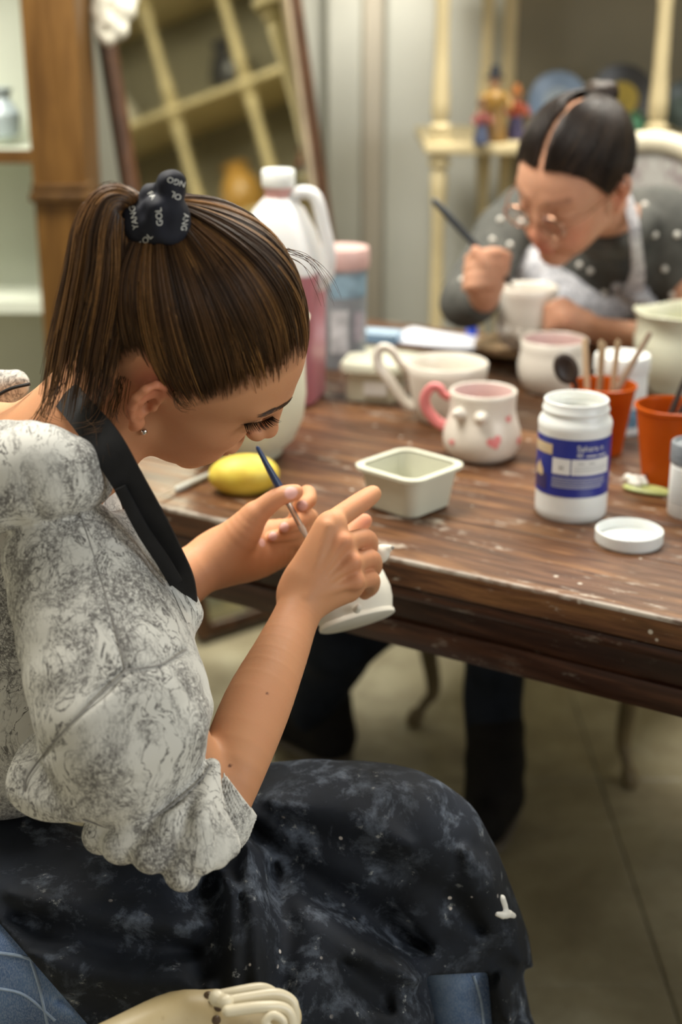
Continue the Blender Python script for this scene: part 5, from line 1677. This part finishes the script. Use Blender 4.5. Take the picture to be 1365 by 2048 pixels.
# thick splash of white paint on the apron
so = Solid()
for pts in ([(994, 1828), (1006, 1831), (1018, 1828), (1028, 1832)], [(1014, 1829), (1009, 1813), (1004, 1798)]):
    P = hits(A, pts, 1.15)
    so.chain(list(P - np.array((0, 0, .001))), [.0026, .0040, .0042, .0028][:len(pts)], .004)
v_, f_ = so.mesh(.0012)
mesh_obj('paint_splash', to_world(v_), f_, plain('thick_white_paint', (.68, .66, .6), .4, .1, 30), apron)
# neck strap
M_STR = plain('black_webbing', (.010, .010, .011), .7, .3, 60, .3)
def ribbon(name, pts, mat, parent, th=.0016):
    """pts: (u, v, d, half width px, tilt of the far edge)"""
    P = np.array(spline([np.array(p, float) for p in pts], 6))
    Cn = np.array([q3(p) for p in P])
    T = np.gradient(Cn, axis=0)
    W = np.cross(T, np.array((0, 0, 1.0))); W /= np.linalg.norm(W, axis=1, keepdims=True)
    W = W + np.array((0, 0, 1.0)) * P[:, 4:5]; W /= np.linalg.norm(W, axis=1, keepdims=True)
    Nn = np.cross(W, T); Nn /= np.linalg.norm(Nn, axis=1, keepdims=True)
    hw = (P[:, 3] * P[:, 2] / FPX)[:, None]
    rows = [Cn + W * hw + Nn * th, Cn + Nn * th * 1.6, Cn - W * hw + Nn * th, Cn - W * hw - Nn * th, Cn - Nn * th, Cn + W * hw - Nn * th]
    n = len(P); V = np.concatenate(rows); fs = []
    for k in range(6):
        j = (k + 1) % 6
        fs += [(k * n + i, k * n + i + 1, j * n + i + 1, j * n + i) for i in range(n - 1)]
    fs += [tuple(k * n for k in range(6)), tuple(k * n + n - 1 for k in range(5, -1, -1))]
    return mesh_obj(name, to_world(V), fs, mat, parent, sharp=35)
ribbon('neck_strap', [(120, 775, 1.30, 30, 0), (165, 828, 1.235, 32, -.2), (210, 885, 1.195, 36, -.2), (258, 965, 1.195, 34, -.3), (306, 1045, 1.215, 30, -.3), (340, 1105, 1.235, 26, -.3), (366, 1160, 1.250, 24, -.3), (376, 1215, 1.29, 22, -.3)], M_STR, apron)
ribbon('strap_end', [(240, 975, 1.19, 12, -.2), (285, 1060, 1.205, 13, -.2), (325, 1120, 1.222, 14, -.2), (352, 1165, 1.236, 14, -.2)], M_STR, apron)
ribbon('bra_strap', [(-20, 800, 1.335, 3, 0), (20, 778, 1.318, 3, 0), (60, 768, 1.315, 3, 0)], M_STR, person)

# ------------------------------------------------------------------ brush and cup in her hands
e0, e1 = q3((514, 893, 1.462)), q3((616, 1078, 1.500))
bw = lambda f: Vector(to_world(e0 + (e1 - e0) * f))
pb = thing('paintbrush', 'thin blue-handled paintbrush held in the near painter\'s fingers', 'paintbrush', tuple(bw(0)), worldspace=True)
MB().tube([bw(f) for f in (0, .02, .25, .42, .55, .62)], [.0012, .0022, .0036, .0044, .0040, .0030], 14).build('handle', plain('blue_lacquer', (.020, .045, .12), .25, .1, 20), pb)
MB().tube([bw(f) for f in (.60, .62, .72, .84)], [.0031, .0034, .0034, .0030], 14).build('ferrule', M_FER, pb)
MB().tube([bw(f) for f in (.835, .9, .97, 1.0)], [.0030, .0034, .0022, .0006], 12).build('bristles', plain('white_wet_bristle', (.66, .64, .58), .5, .1, 60), pb)
ft = q3((716, 1246, 1.545))
axc = np.array((-.27, .93, -.20)); axc /= np.linalg.norm(axc)
up_w = Vector(C2W @ axc)
cup_m = Matrix.Translation(Vector(to_world(ft))) @ up_w.to_track_quat('Z', 'Y').to_matrix().to_4x4()
hc = thing('held_cup', 'unpainted white clay cup with little bumps held in the near painter\'s hand', 'cup', tuple(cup_m.translation), worldspace=True)
hp_ = [(.0400, 0), (.0425, .0012), (.0425, .005), (.0410, .0065), (.0445, .018), (.0455, .030), (.0430, .046), (.0390, .058), (.0375, .070), (.0390, .082)]
MB().lathe(shell(hp_, .004), 56, cm := cup_m, cap0=False, cap1=False).build('body', M_BISQ, hc, sharp=60)
for nm_, pts in (('snout', [(742, 1112, 1.505, 20), (760, 1108, 1.500, 19), (770, 1100, 1.497, 11), (781, 1096, 1.495, 6)]), ('ear', [(742, 1105, 1.508, 16), (741, 1082, 1.506, 9), (740, 1070, 1.506, 3)]), ('bump', [(714, 1218, 1.498, 9), (717, 1214, 1.494, 7)])):
    so = Solid(); pchain(so, pts, .004)
    v_, f_ = so.mesh(.0011)
    mesh_obj(nm_, to_world(v_), f_, M_BISQ, hc)
pchain_tip = Solid(); pball(pchain_tip, (785, 1095, 1.494), 4.5, .001)
v_, f_ = pchain_tip.mesh(.0007)
mesh_obj('bead', to_world(v_), f_, plain('grey_wet_clay', (.30, .28, .25), .5), hc)

# ------------------------------------------------------------------ her armchair: carved arm end near the lens
arm_p = pd(520, 2030, 1.225)
ac = thing('armchair', 'cream carved wooden armchair under the near painter, scrolled arm end showing', 'chair', (-.20, 1.24, 0), math.radians(-90), 'cream salon chairs')
ac.matrix_basis = Matrix.Translation((-.20, 1.24, 0)) @ Matrix.Rotation(math.radians(-90), 4, 'Z')
def in_chair(p):
    return ac.matrix_basis.inverted() @ Vector(p)
w, d, h = .235, .22, .345
loft(MB(), [rsq3(w + .01, d + .01, .06, h - .075), rsq3(w + .015, d + .015, .06, h - .03), rsq3(w + .005, d + .005, .06, h - .02)]).build('seat_frame', M_CREAM2, ac)
loft(MB(), [rsq3(w - .01, d - .01, .06, h - .02), rsq3(w, d, .07, h), rsq3(w - .05, d - .05, .07, h + .012)]).build('seat', m_f, ac)
for sx in (-1, 1):
    for sy in (-1, 1):
        cabriole(MB(), sx * (w - .03), sy * (d - .03), sx, sy, h - .04).build('leg', M_CREAM2, ac)
for sx in (-1, 1):
    MB().tube([Vector((sx * .2, -d, h - .05)), Vector((sx * .21, -d - .04, h + .25)), Vector((sx * .2, -d - .10, h + .5))], [.02, .018, .016], 12).build('back_post', M_CREAM2, ac)
    MB().tube([Vector((sx * .235, .06, h - .04)), Vector((sx * .262, .03, h + .05)), Vector((sx * .262, .05, h + .175))], [.018, .015, .016], 12).build('arm_post', M_CREAM2, ac)
MB().tube([Vector((-.2, -d - .10, h + .49)), Vector((0, -d - .11, h + .53)), Vector((.2, -d - .10, h + .49))], .02, 12).build('top_rail', M_CREAM2, ac)
def carved_arm(S, mir):
    f = (lambda p: q3(p)) if not mir else None
    return
AR = Solid()
# arm: thick rounded bar rising to a carved scroll end (camera frame, then mirrored for the other side)
pchain(AR, [(120, 2120, 1.18, 30), (250, 2075, 1.19, 46), (350, 2035, 1.205, 50), (425, 2035, 1.215, 52)], .01)
pcone(AR, (440, 2040, 1.215), (560, 2035, 1.235), 50, 44, .01)
arv, arf = AR.mesh(.002)
arm_w = to_world(arv)
arm_o = mesh_obj('armrest', arm_w @ np.array(ac.matrix_basis.inverted().to_3x3()).T + np.array(ac.matrix_basis.inverted().translation), arf, None, ac)
m_c, nt_, b_ = new_mat('worn_cream_carving')
ccv = coords(nt_)
colr = ramp(nt_, noise(nt_, ccv, 20, 5), [(.3, (.60, .47, .25)), (.7, (.70, .58, .36))])
colr = mixc(nt_, mth(nt_, 'MULTIPLY', ramp(nt_, noise(nt_, ccv, 45, 4), [(.6, 0.), (.68, 1.)]), .35), colr, (.30, .19, .08))
nt_.links.new(colr, b_.inputs['Base Color']); b_.inputs['Roughness'].default_value = .42
arm_o.data.materials.append(m_c)
to_chair = lambda v: v @ np.array(ac.matrix_basis.inverted().to_3x3()).T + np.array(ac.matrix_basis.inverted().translation)
m_iv = plain('ivory_gloss_carving', (.74, .66, .48), .35, .05, 12)
for (pts) in ([(428, 1992, 1.19, 10), (470, 1984, 1.195, 11), (520, 1976, 1.205, 11), (545, 1982, 1.21, 9), (556, 1992, 1.21, 7)],
              [(440, 2004, 1.175, 11), (500, 1994, 1.185, 11), (550, 1988, 1.195, 12), (580, 2000, 1.20, 12), (588, 2020, 1.20, 12), (588, 2060, 1.20, 12)],
              [(455, 2022, 1.165, 12), (520, 2014, 1.172, 12), (565, 2016, 1.18, 12), (582, 2036, 1.182, 12), (585, 2075, 1.182, 12)],
              [(545, 2060, 1.168, 9), (530, 2045, 1.168, 9), (545, 2030, 1.17, 9), (566, 2042, 1.172, 9), (566, 2070, 1.172, 9)]):
    so = Solid()
    P = spline([np.array(x, float) for x in pts], 5)
    so.chain([q3(x) for x in P], [rp(x[3], x[2]) for x in P], .002)
    v_, f_ = so.mesh(.0014)
    mesh_obj('carved_scroll', to_chair(to_world(v_)), f_, m_iv, arm_o)
so = Solid()
pball(so, (434, 1996, 1.178), 17, .003); pball(so, (452, 2004, 1.172), 16, .003)
v_, f_ = so.mesh(.0014)
mesh_obj('carved_rosette', to_chair(to_world(v_)), f_, m_iv, arm_o)
for (u, v, r) in ((416, 1994, 10), (426, 2006, 11), (436, 2018, 10), (432, 2042, 11)):
    P = hits(AR, [(u, v)], 1.0)[0]
    so = Solid(); so.ball(P + np.array((0, 0, -rp(r, 1.17) * .55)), rp(r, 1.17), .001)
    v_, f_ = so.mesh(.001)
    mesh_obj('bronze_bead', to_chair(to_world(v_)), f_, plain('bronzed_gilding', (.10, .06, .03), .45, .3, 40), arm_o)
# ================================================================== THE FAR PAINTER
M2 = np.array([[-0.633, 0.748, -0.198], [-0.654, -0.381, 0.654], [0.414, 0.544, 0.730]])
H2 = Frame(M2, 1.0, (0.376, 0.5255, -2.282))
person2 = thing('person', 'painter in round glasses and grey sweater bending over a clay cup across the table', 'person', tuple(mid + nrm * .25), worldspace=True)
B2 = Solid()
add_head(B2, H2)
B2.cone(H2(-.024, 0, -.030), q3((1256, 465, 2.48)), .046, .040, .02)
pchain(B2, [(1256, 465, 2.48, 46), (1225, 560, 2.62, 80), (1200, 760, 2.77, 90)], .03)
# arm with the brush
pchain(B2, [(1230, 490, 2.58, 40), (1040, 440, 2.57, 46), (938, 588, 2.44, 38), (966, 596, 2.36, 32), (972, 572, 2.325, 34)], .015)
pchain(B2, [(962, 560, 2.325, 34), (985, 530, 2.31, 36)], .015)
for i, (v0, r) in enumerate(((506, 13.5), (526, 14), (546, 13.5), (564, 12))):
    pchain(B2, [(1012 - i * 5, v0 + 8, 2.32, r), (990 - i * 5, v0 + 2, 2.285, r), (955 - i * 3, v0 + 6, 2.275, r - 1), (940 - i * 2, v0 + 12, 2.30, r - 2)], .006)
pchain(B2, [(985, 560, 2.29, 15), (968, 525, 2.27, 13), (952, 502, 2.268, 11)], .006)
# arm resting by the cup
pchain(B2, [(1260, 490, 2.57, 40), (1340, 470, 2.50, 50), (1385, 672, 2.48, 38), (1300, 680, 2.44, 36), (1195, 660, 2.39, 27), (1165, 648, 2.378, 30), (1135, 636, 2.368, 30)], .015)
for i, (v0, v1) in enumerate(((616, 618), (628, 634), (640, 649), (652, 660))):
    pchain(B2, [(1134, v0 + 4, 2.368, 13), (1112, v0 - 2, 2.370, 12.5), (1098, v1, 2.380, 10.5)], .005)
pchain(B2, [(1150, 625, 2.358, 15), (1128, 606, 2.362, 12), (1114, 612, 2.372, 10)], .006)
bv2, bf2 = B2.mesh(.0034)
body2 = mesh_obj('body', to_world(bv2), bf2, M_SKIN, person2)
sp2 = [(H2(.07, .05, -.03), .04, (.62, .20, .12), .5), (H2(.07, -.05, -.03), .04, (.62, .20, .12), .5), (H2(.118, 0, -.02), .025, (.62, .20, .12), .6), (H2(.1, 0, -.056), .024, (.48, .10, .08), .85), (H2(0, .08, 0), .04, (.62, .22, .13), .6)]
for y in (-.026, .026):
    for k in range(5):
        sp2.append((H2(.098 - .004 * k, y + (k - 1) * .007 * np.sign(y), .038 + .001 * k), .008, (.05, .025, .015), .8))
    for k in range(4):
        sp2.append((H2(.090, y * 1.2 + (k - 1.5) * .006, .004), .004, (.03, .015, .01), .8))
set_color(body2, 'tint', skin_colors(bv2, H2, sp2, (.54, .29, .185)))

HS2 = Solid()
HS2.ball(H2(*HC), tuple(HR + .001), .01, rot=H2.M)
def cap2(p, d):
    l = H2.inv(p).astype(np.float32)
    d = np.maximum(d, (zline(l) + .002 - l[:, 2]) * .75)
    return np.maximum(d, (.0052 - np.abs(l[:, 1] + .004 * np.sin(l[:, 0] * 40))) + np.maximum(0, .0 - l[:, 0]) * .6)
HS2.disp = cap2
v_, f_ = HS2.mesh(.0032, slack=2.2)
hair2 = mesh_obj('hair', to_world(v_), f_, M_HB, person2)
bn = Solid()
for (x, y, z, r) in ((-.080, 0, .108, .024), (-.092, .010, .116, .018), (-.084, -.012, .120, .016), (-.07, .004, .128, .012)):
    bn.ball(H2(x, y, z), r, .01)
v_, f_ = bn.mesh(.003)
mesh_obj('hair_bun', to_world(v_), f_, M_HB, hair2)
# combed hairs either side of the parting
rng = np.random.default_rng(8)
cand = rng.normal(size=(20000, 3)); cand /= np.linalg.norm(cand, axis=1, keepdims=True)
loc = HC + HR * cand
hub2 = (np.array((-.075, 0, .105)) - HC) / HR; hub2 /= np.linalg.norm(hub2)
st_ = cand[(loc[:, 2] - zline(loc) > 0) & (np.abs(loc[:, 1]) > .006)][:2600]
tt = np.linspace(0, 1, 12)
om = np.arccos(np.clip(st_ @ hub2, -1, 1))
U = (np.sin((1 - tt[None] * .92) * om[:, None]) / np.sin(om)[:, None])[..., None] * st_[:, None] + (np.sin(tt[None] * .92 * om[:, None]) / np.sin(om)[:, None])[..., None] * hub2
U[..., 1] += (np.sign(st_[:, 1]) * .12)[:, None] * np.sin(tt * math.pi)[None]
U /= np.linalg.norm(U, axis=2, keepdims=True)
Pl = HC + HR * U + U * (.001 + .002 * rng.random((len(st_), 1, 1)))
P1 = (H2.M @ Pl.reshape(-1, 3).T).T + H2.t
kk = np.where(rng.random(len(st_))[:, None] < .1, np.array((.08, .045, .02)), np.array((.016, .009, .006))) * rng.uniform(.6, 1.3, (len(st_), 1))
v_, f_, c_ = strands(P1.reshape(len(st_), 12, 3), np.full(len(st_), .0006), kk, .5)
o = mesh_obj('hair_strands', to_world(v_), f_, M_HAIR, hair2); o['kind'] = 'stuff'; set_color(o, 'tint', c_)

# glasses: worn, so a part of the figure's outfit but a thing of their own
gl = thing('eyeglasses', 'round thin gold-rimmed eyeglasses on the far painter\'s nose', 'eyeglasses', tuple(to_world(H2(.11, 0, .004))), worldspace=True)
M_GOLD = plain('rose_gold_wire', (.55, .33, .22), .25, .05, 30, metal=1.0)
m_gl, nt_, b_ = new_mat('lens_glass')
nt_.links.new(ramp(nt_, noise(nt_, coords(nt_), 5, 2), [(.3, (.96, .96, .96)), (.7, (1, 1, 1))]), b_.inputs['Base Color'])
b_.inputs['Transmission Weight'].default_value = 1.0
b_.inputs['Roughness'].default_value = .02
b_.inputs['IOR'].default_value = 1.12
b_.inputs['Coat Weight'].default_value = .5
W2 = lambda x, y, z: Vector(to_world(H2(x, y, z)))
for s in (-1, 1):
    cy = s * .034
    rg = [W2(.112 + .006 * math.sin(a) * .4 - .05 * abs(cy + s * .024 * math.cos(a)) * .35, cy + .024 * math.cos(a), .004 + .0215 * math.sin(a)) for a in np.linspace(0, 2 * math.pi, 33)]
    MB().tube(rg, .0013, 8).build('rim', M_GOLD, gl)
    cen = W2(.111, cy, .004)
    n_ = 32
    fwd = (W2(1, 0, 0) - W2(0, 0, 0)).normalized()
    vs = [cen + fwd * .003] + [cen.lerp(p, .5) + fwd * .0022 for p in rg[:-1]] + [p for p in rg[:-1]]
    vs2 = [p - fwd * .0016 for p in vs]
    fs = [(0, 1 + i, 1 + (i + 1) % n_) for i in range(n_)] + [(1 + i, 33 + i, 33 + (i + 1) % n_, 1 + (i + 1) % n_) for i in range(n_)]
    k_ = len(vs)
    fs += [tuple(k_ + q for q in reversed(f)) for f in fs]
    fs += [(33 + i, k_ + 33 + i, k_ + 33 + (i + 1) % n_, 33 + (i + 1) % n_) for i in range(n_)]
    mesh_obj('lens', vs + vs2, fs, m_gl, gl)
    MB().tube([W2(.108, s * .057, .012), W2(.085, s * .070, .014), W2(.02, s * .080, .016), (W2(-.012, s * .082, .010))], .0013, 8).build('temple', M_GOLD, gl)
    MB().tube([W2(.111, s * .012, .004), W2(.106, s * .010, -.002)], [.001, .0022], 8).build('nose_pad', M_GOLD, gl)
MB().tube([W2(.113, -.011, .008), W2(.117, 0, .011), W2(.113, .011, .008)], .0012, 8).build('bridge', M_GOLD, gl)

# sweater
SW = Solid()
pchain(SW, [(1222, 500, 2.56, 84), (1160, 640, 2.752, 112), (1148, 850, 2.832, 116)], .04)
pchain(SW, [(1262, 500, 2.53, 84), (1252, 640, 2.704, 112), (1236, 850, 2.784, 116)], .04)
pchain(SW, [(1210, 470, 2.545, 82), (1050, 440, 2.575, 62), (938, 588, 2.44, 54), (950, 602, 2.39, 42), (958, 604, 2.372, 37)], .03)
pchain(SW, [(1270, 480, 2.52, 85), (1335, 465, 2.50, 78), (1392, 660, 2.50, 46), (1352, 672, 2.47, 42)], .03)
pchain(SW, [(1130, 535, 2.60, 70), (1290, 535, 2.56, 72)], .05)
pchain(SW, [(1150, 470, 2.44, 22), (1200, 492, 2.41, 22), (1252, 488, 2.40, 22), (1292, 440, 2.44, 24)], .012)
SW.disp = lambda p, d: d + sines(p, (30, 70), 14, (.006, .0022))
v_, f_ = SW.mesh(.0048)
m_sw, nt_, b_ = new_mat('grey_knit')
vv_ = coords(nt_)
nt_.links.new(ramp(nt_, noise(nt_, vv_, 40, 5), [(.3, (.052, .053, .047)), (.7, (.085, .085, .075))]), b_.inputs['Base Color'])
b_.inputs['Roughness'].default_value = .95
bump(nt_, b_, noise(nt_, vv_, 400, 2), .3, .001)
sw = mesh_obj('sweater', to_world(v_), f_, m_sw, person2)
sw['label'] = 'grey knitted sweater dotted with small white pearls'
prl = None
for P in hits(SW, [(1001, 440), (1020, 490), (985, 480), (1182, 542), (1078, 512), (1122, 530), (1210, 585), (1330, 538), (1355, 470), (1310, 470), (1345, 590), (1290, 410), (1042, 445), (1165, 572), (955, 520), (925, 560), (1320, 610), (1160, 530)], 2.1):
    P = P + np.array((0, 0, .001))
    if prl is None:
        so = Solid(); so.ball((0, 0, 0), .0058, .001); v_, f_ = so.mesh(.0016)
        prl = mesh_obj('pearl', v_, f_, plain('white_pearl', (.66, .64, .58), .25, .05, 20), sw); o = prl
    else:
        o = prl.copy(); COL.objects.link(o); o.parent = sw
    o.matrix_parent_inverse = Matrix.Identity(4)
    o.location = to_world(P)
# apron: bib and straps in a pale print
AP = Solid()
pchain(AP, [(1062, 540, 2.545, 36), (1100, 582, 2.545, 48), (1180, 606, 2.555, 44), (1262, 600, 2.545, 36)], .03)
pchain(AP, [(1060, 500, 2.55, 16), (1062, 540, 2.545, 36)], .03)
for (u, v) in ((1240, 585), (1262, 570), (1288, 590), (1300, 620), (1270, 600)):
    pball(AP, (u, v - 14, 2.50), 18, .006)
AP.disp = lambda p, d: d + sines(p, (90, 170), 5, (.003, .0014))
v_, f_ = AP.mesh(.0036)
m_ap, nt_, b_ = new_mat('pale_floral_cotton')
vv_ = coords(nt_)
nt_.links.new(ramp(nt_, noise(nt_, vv_, 85, 5, .7, 1.0), [(.40, (.26, .26, .29)), (.5, (.50, .50, .52)), (.6, (.58, .58, .60))]), b_.inputs['Base Color'])
b_.inputs['Roughness'].default_value = .85
ap2 = mesh_obj('apron_bib', to_world(v_), f_, m_ap, person2)
ribbon('apron_strap', [(1242, 372, 2.385, 10, 0), (1262, 420, 2.355, 11, 0), (1272, 480, 2.345, 11, 0), (1276, 540, 2.42, 14, 0), (1268, 585, 2.48, 20, 0)], m_ap, ap2, .003)
# trousers and boots below the table
TR = Solid()
pchain(TR, [(1230, 925, 2.80, 108), (1010, 1180, 2.40, 74), (992, 1330, 2.42, 62), (988, 1500, 2.45, 54)], .03)
pchain(TR, [(1150, 925, 2.84, 108), (735, 1225, 2.53, 84), (665, 1330, 2.60, 66), (618, 1425, 2.67, 40)], .03)
pcone(TR, (1150, 880, 2.825), (1236, 880, 2.785), 112, 112, .03)
TR.disp = lambda p, d: d + sines(p, (40, 90), 6, (.004, .0015))
v_, f_ = TR.mesh(.006)
mesh_obj('trousers', to_world(v_), f_, plain('dark_navy_denim', (.010, .014, .024), .85, .3, 30, .2), person2)
M_SHOE = plain('black_suede', (.008, .007, .007), .8, .3, 30, .2)
M_SOLE = plain('grey_rubber_sole', (.13, .11, .085), .7, .2, 20)
def boot(ank, toe, tag_):
    """ankle and toe given as room points"""
    ank, toe = Vector(ank), Vector(toe)
    so = Solid()
    heel = Vector((ank.x, ank.y, .05)) + (Vector((ank.x - toe.x, ank.y - toe.y, 0))).normalized() * .02
    so.cone(tuple(ank + Vector((0, 0, .07))), tuple(heel), .050, .046, .02)
    so.cone(tuple(heel), tuple(toe + Vector((0, 0, .045))), .044, .040, .03)
    so.cone(tuple(ank), tuple(toe.lerp(heel, .5) + Vector((0, 0, .03))), .044, .034, .03)
    zc = .020
    so.disp = lambda p, d: np.maximum(d, zc - p[:, 2])
    v_, f_ = so.mesh(.004)
    b = mesh_obj('boot', v_, f_, M_SHOE, person2)
    s2 = Solid()
    s2.cone(tuple(Vector((heel.x, heel.y, .03))), tuple(Vector((toe.x, toe.y, .03))), .049, .047, .01)
    s2.disp = lambda p, d: np.maximum(np.maximum(d, p[:, 2] - .0205), .001 - p[:, 2])
    v_, f_ = s2.mesh(.004)
    mesh_obj('sole', v_, f_, M_SOLE, b)
tf = pz(968, 1660, .03)
ak = pd(990, 1510, 2.45)
boot((ak.x, ak.y, .12), (tf.x, tf.y, 0), 1)
tf = pz(590, 1455, .03)
ak = pd(622, 1420, 2.67)
boot((ak.x + .02, ak.y + .02, .11), (tf.x - .01, tf.y, 0), 2)
# her brush
e0, e1 = q3((866, 398, 2.28)), q3((1015, 560, 2.305))
bw = lambda f: Vector(to_world(e0 + (e1 - e0) * f))
pb = thing('paintbrush', 'dark thick-handled paintbrush gripped in the far painter\'s fist', 'paintbrush', tuple(bw(0)), worldspace=True)
MB().tube([bw(f) for f in (0, .03, .3, .62, .75)], [.003, .0055, .0062, .0055, .0045], 14).build('handle', plain('dark_slate_lacquer', (.022, .028, .034), .35, .1, 20), pb)
MB().tube([bw(f) for f in (.74, .95)], [.0045, .0042], 14).build('ferrule', M_FER, pb)
MB().tube([bw(f) for f in (.94, 1.02, 1.08)], [.004, .0044, .001], 12).build('bristles', M_BRISTLE, pb)
for o in bpy.data.objects:
    if '_w' in o.keys():
        del o['_w']
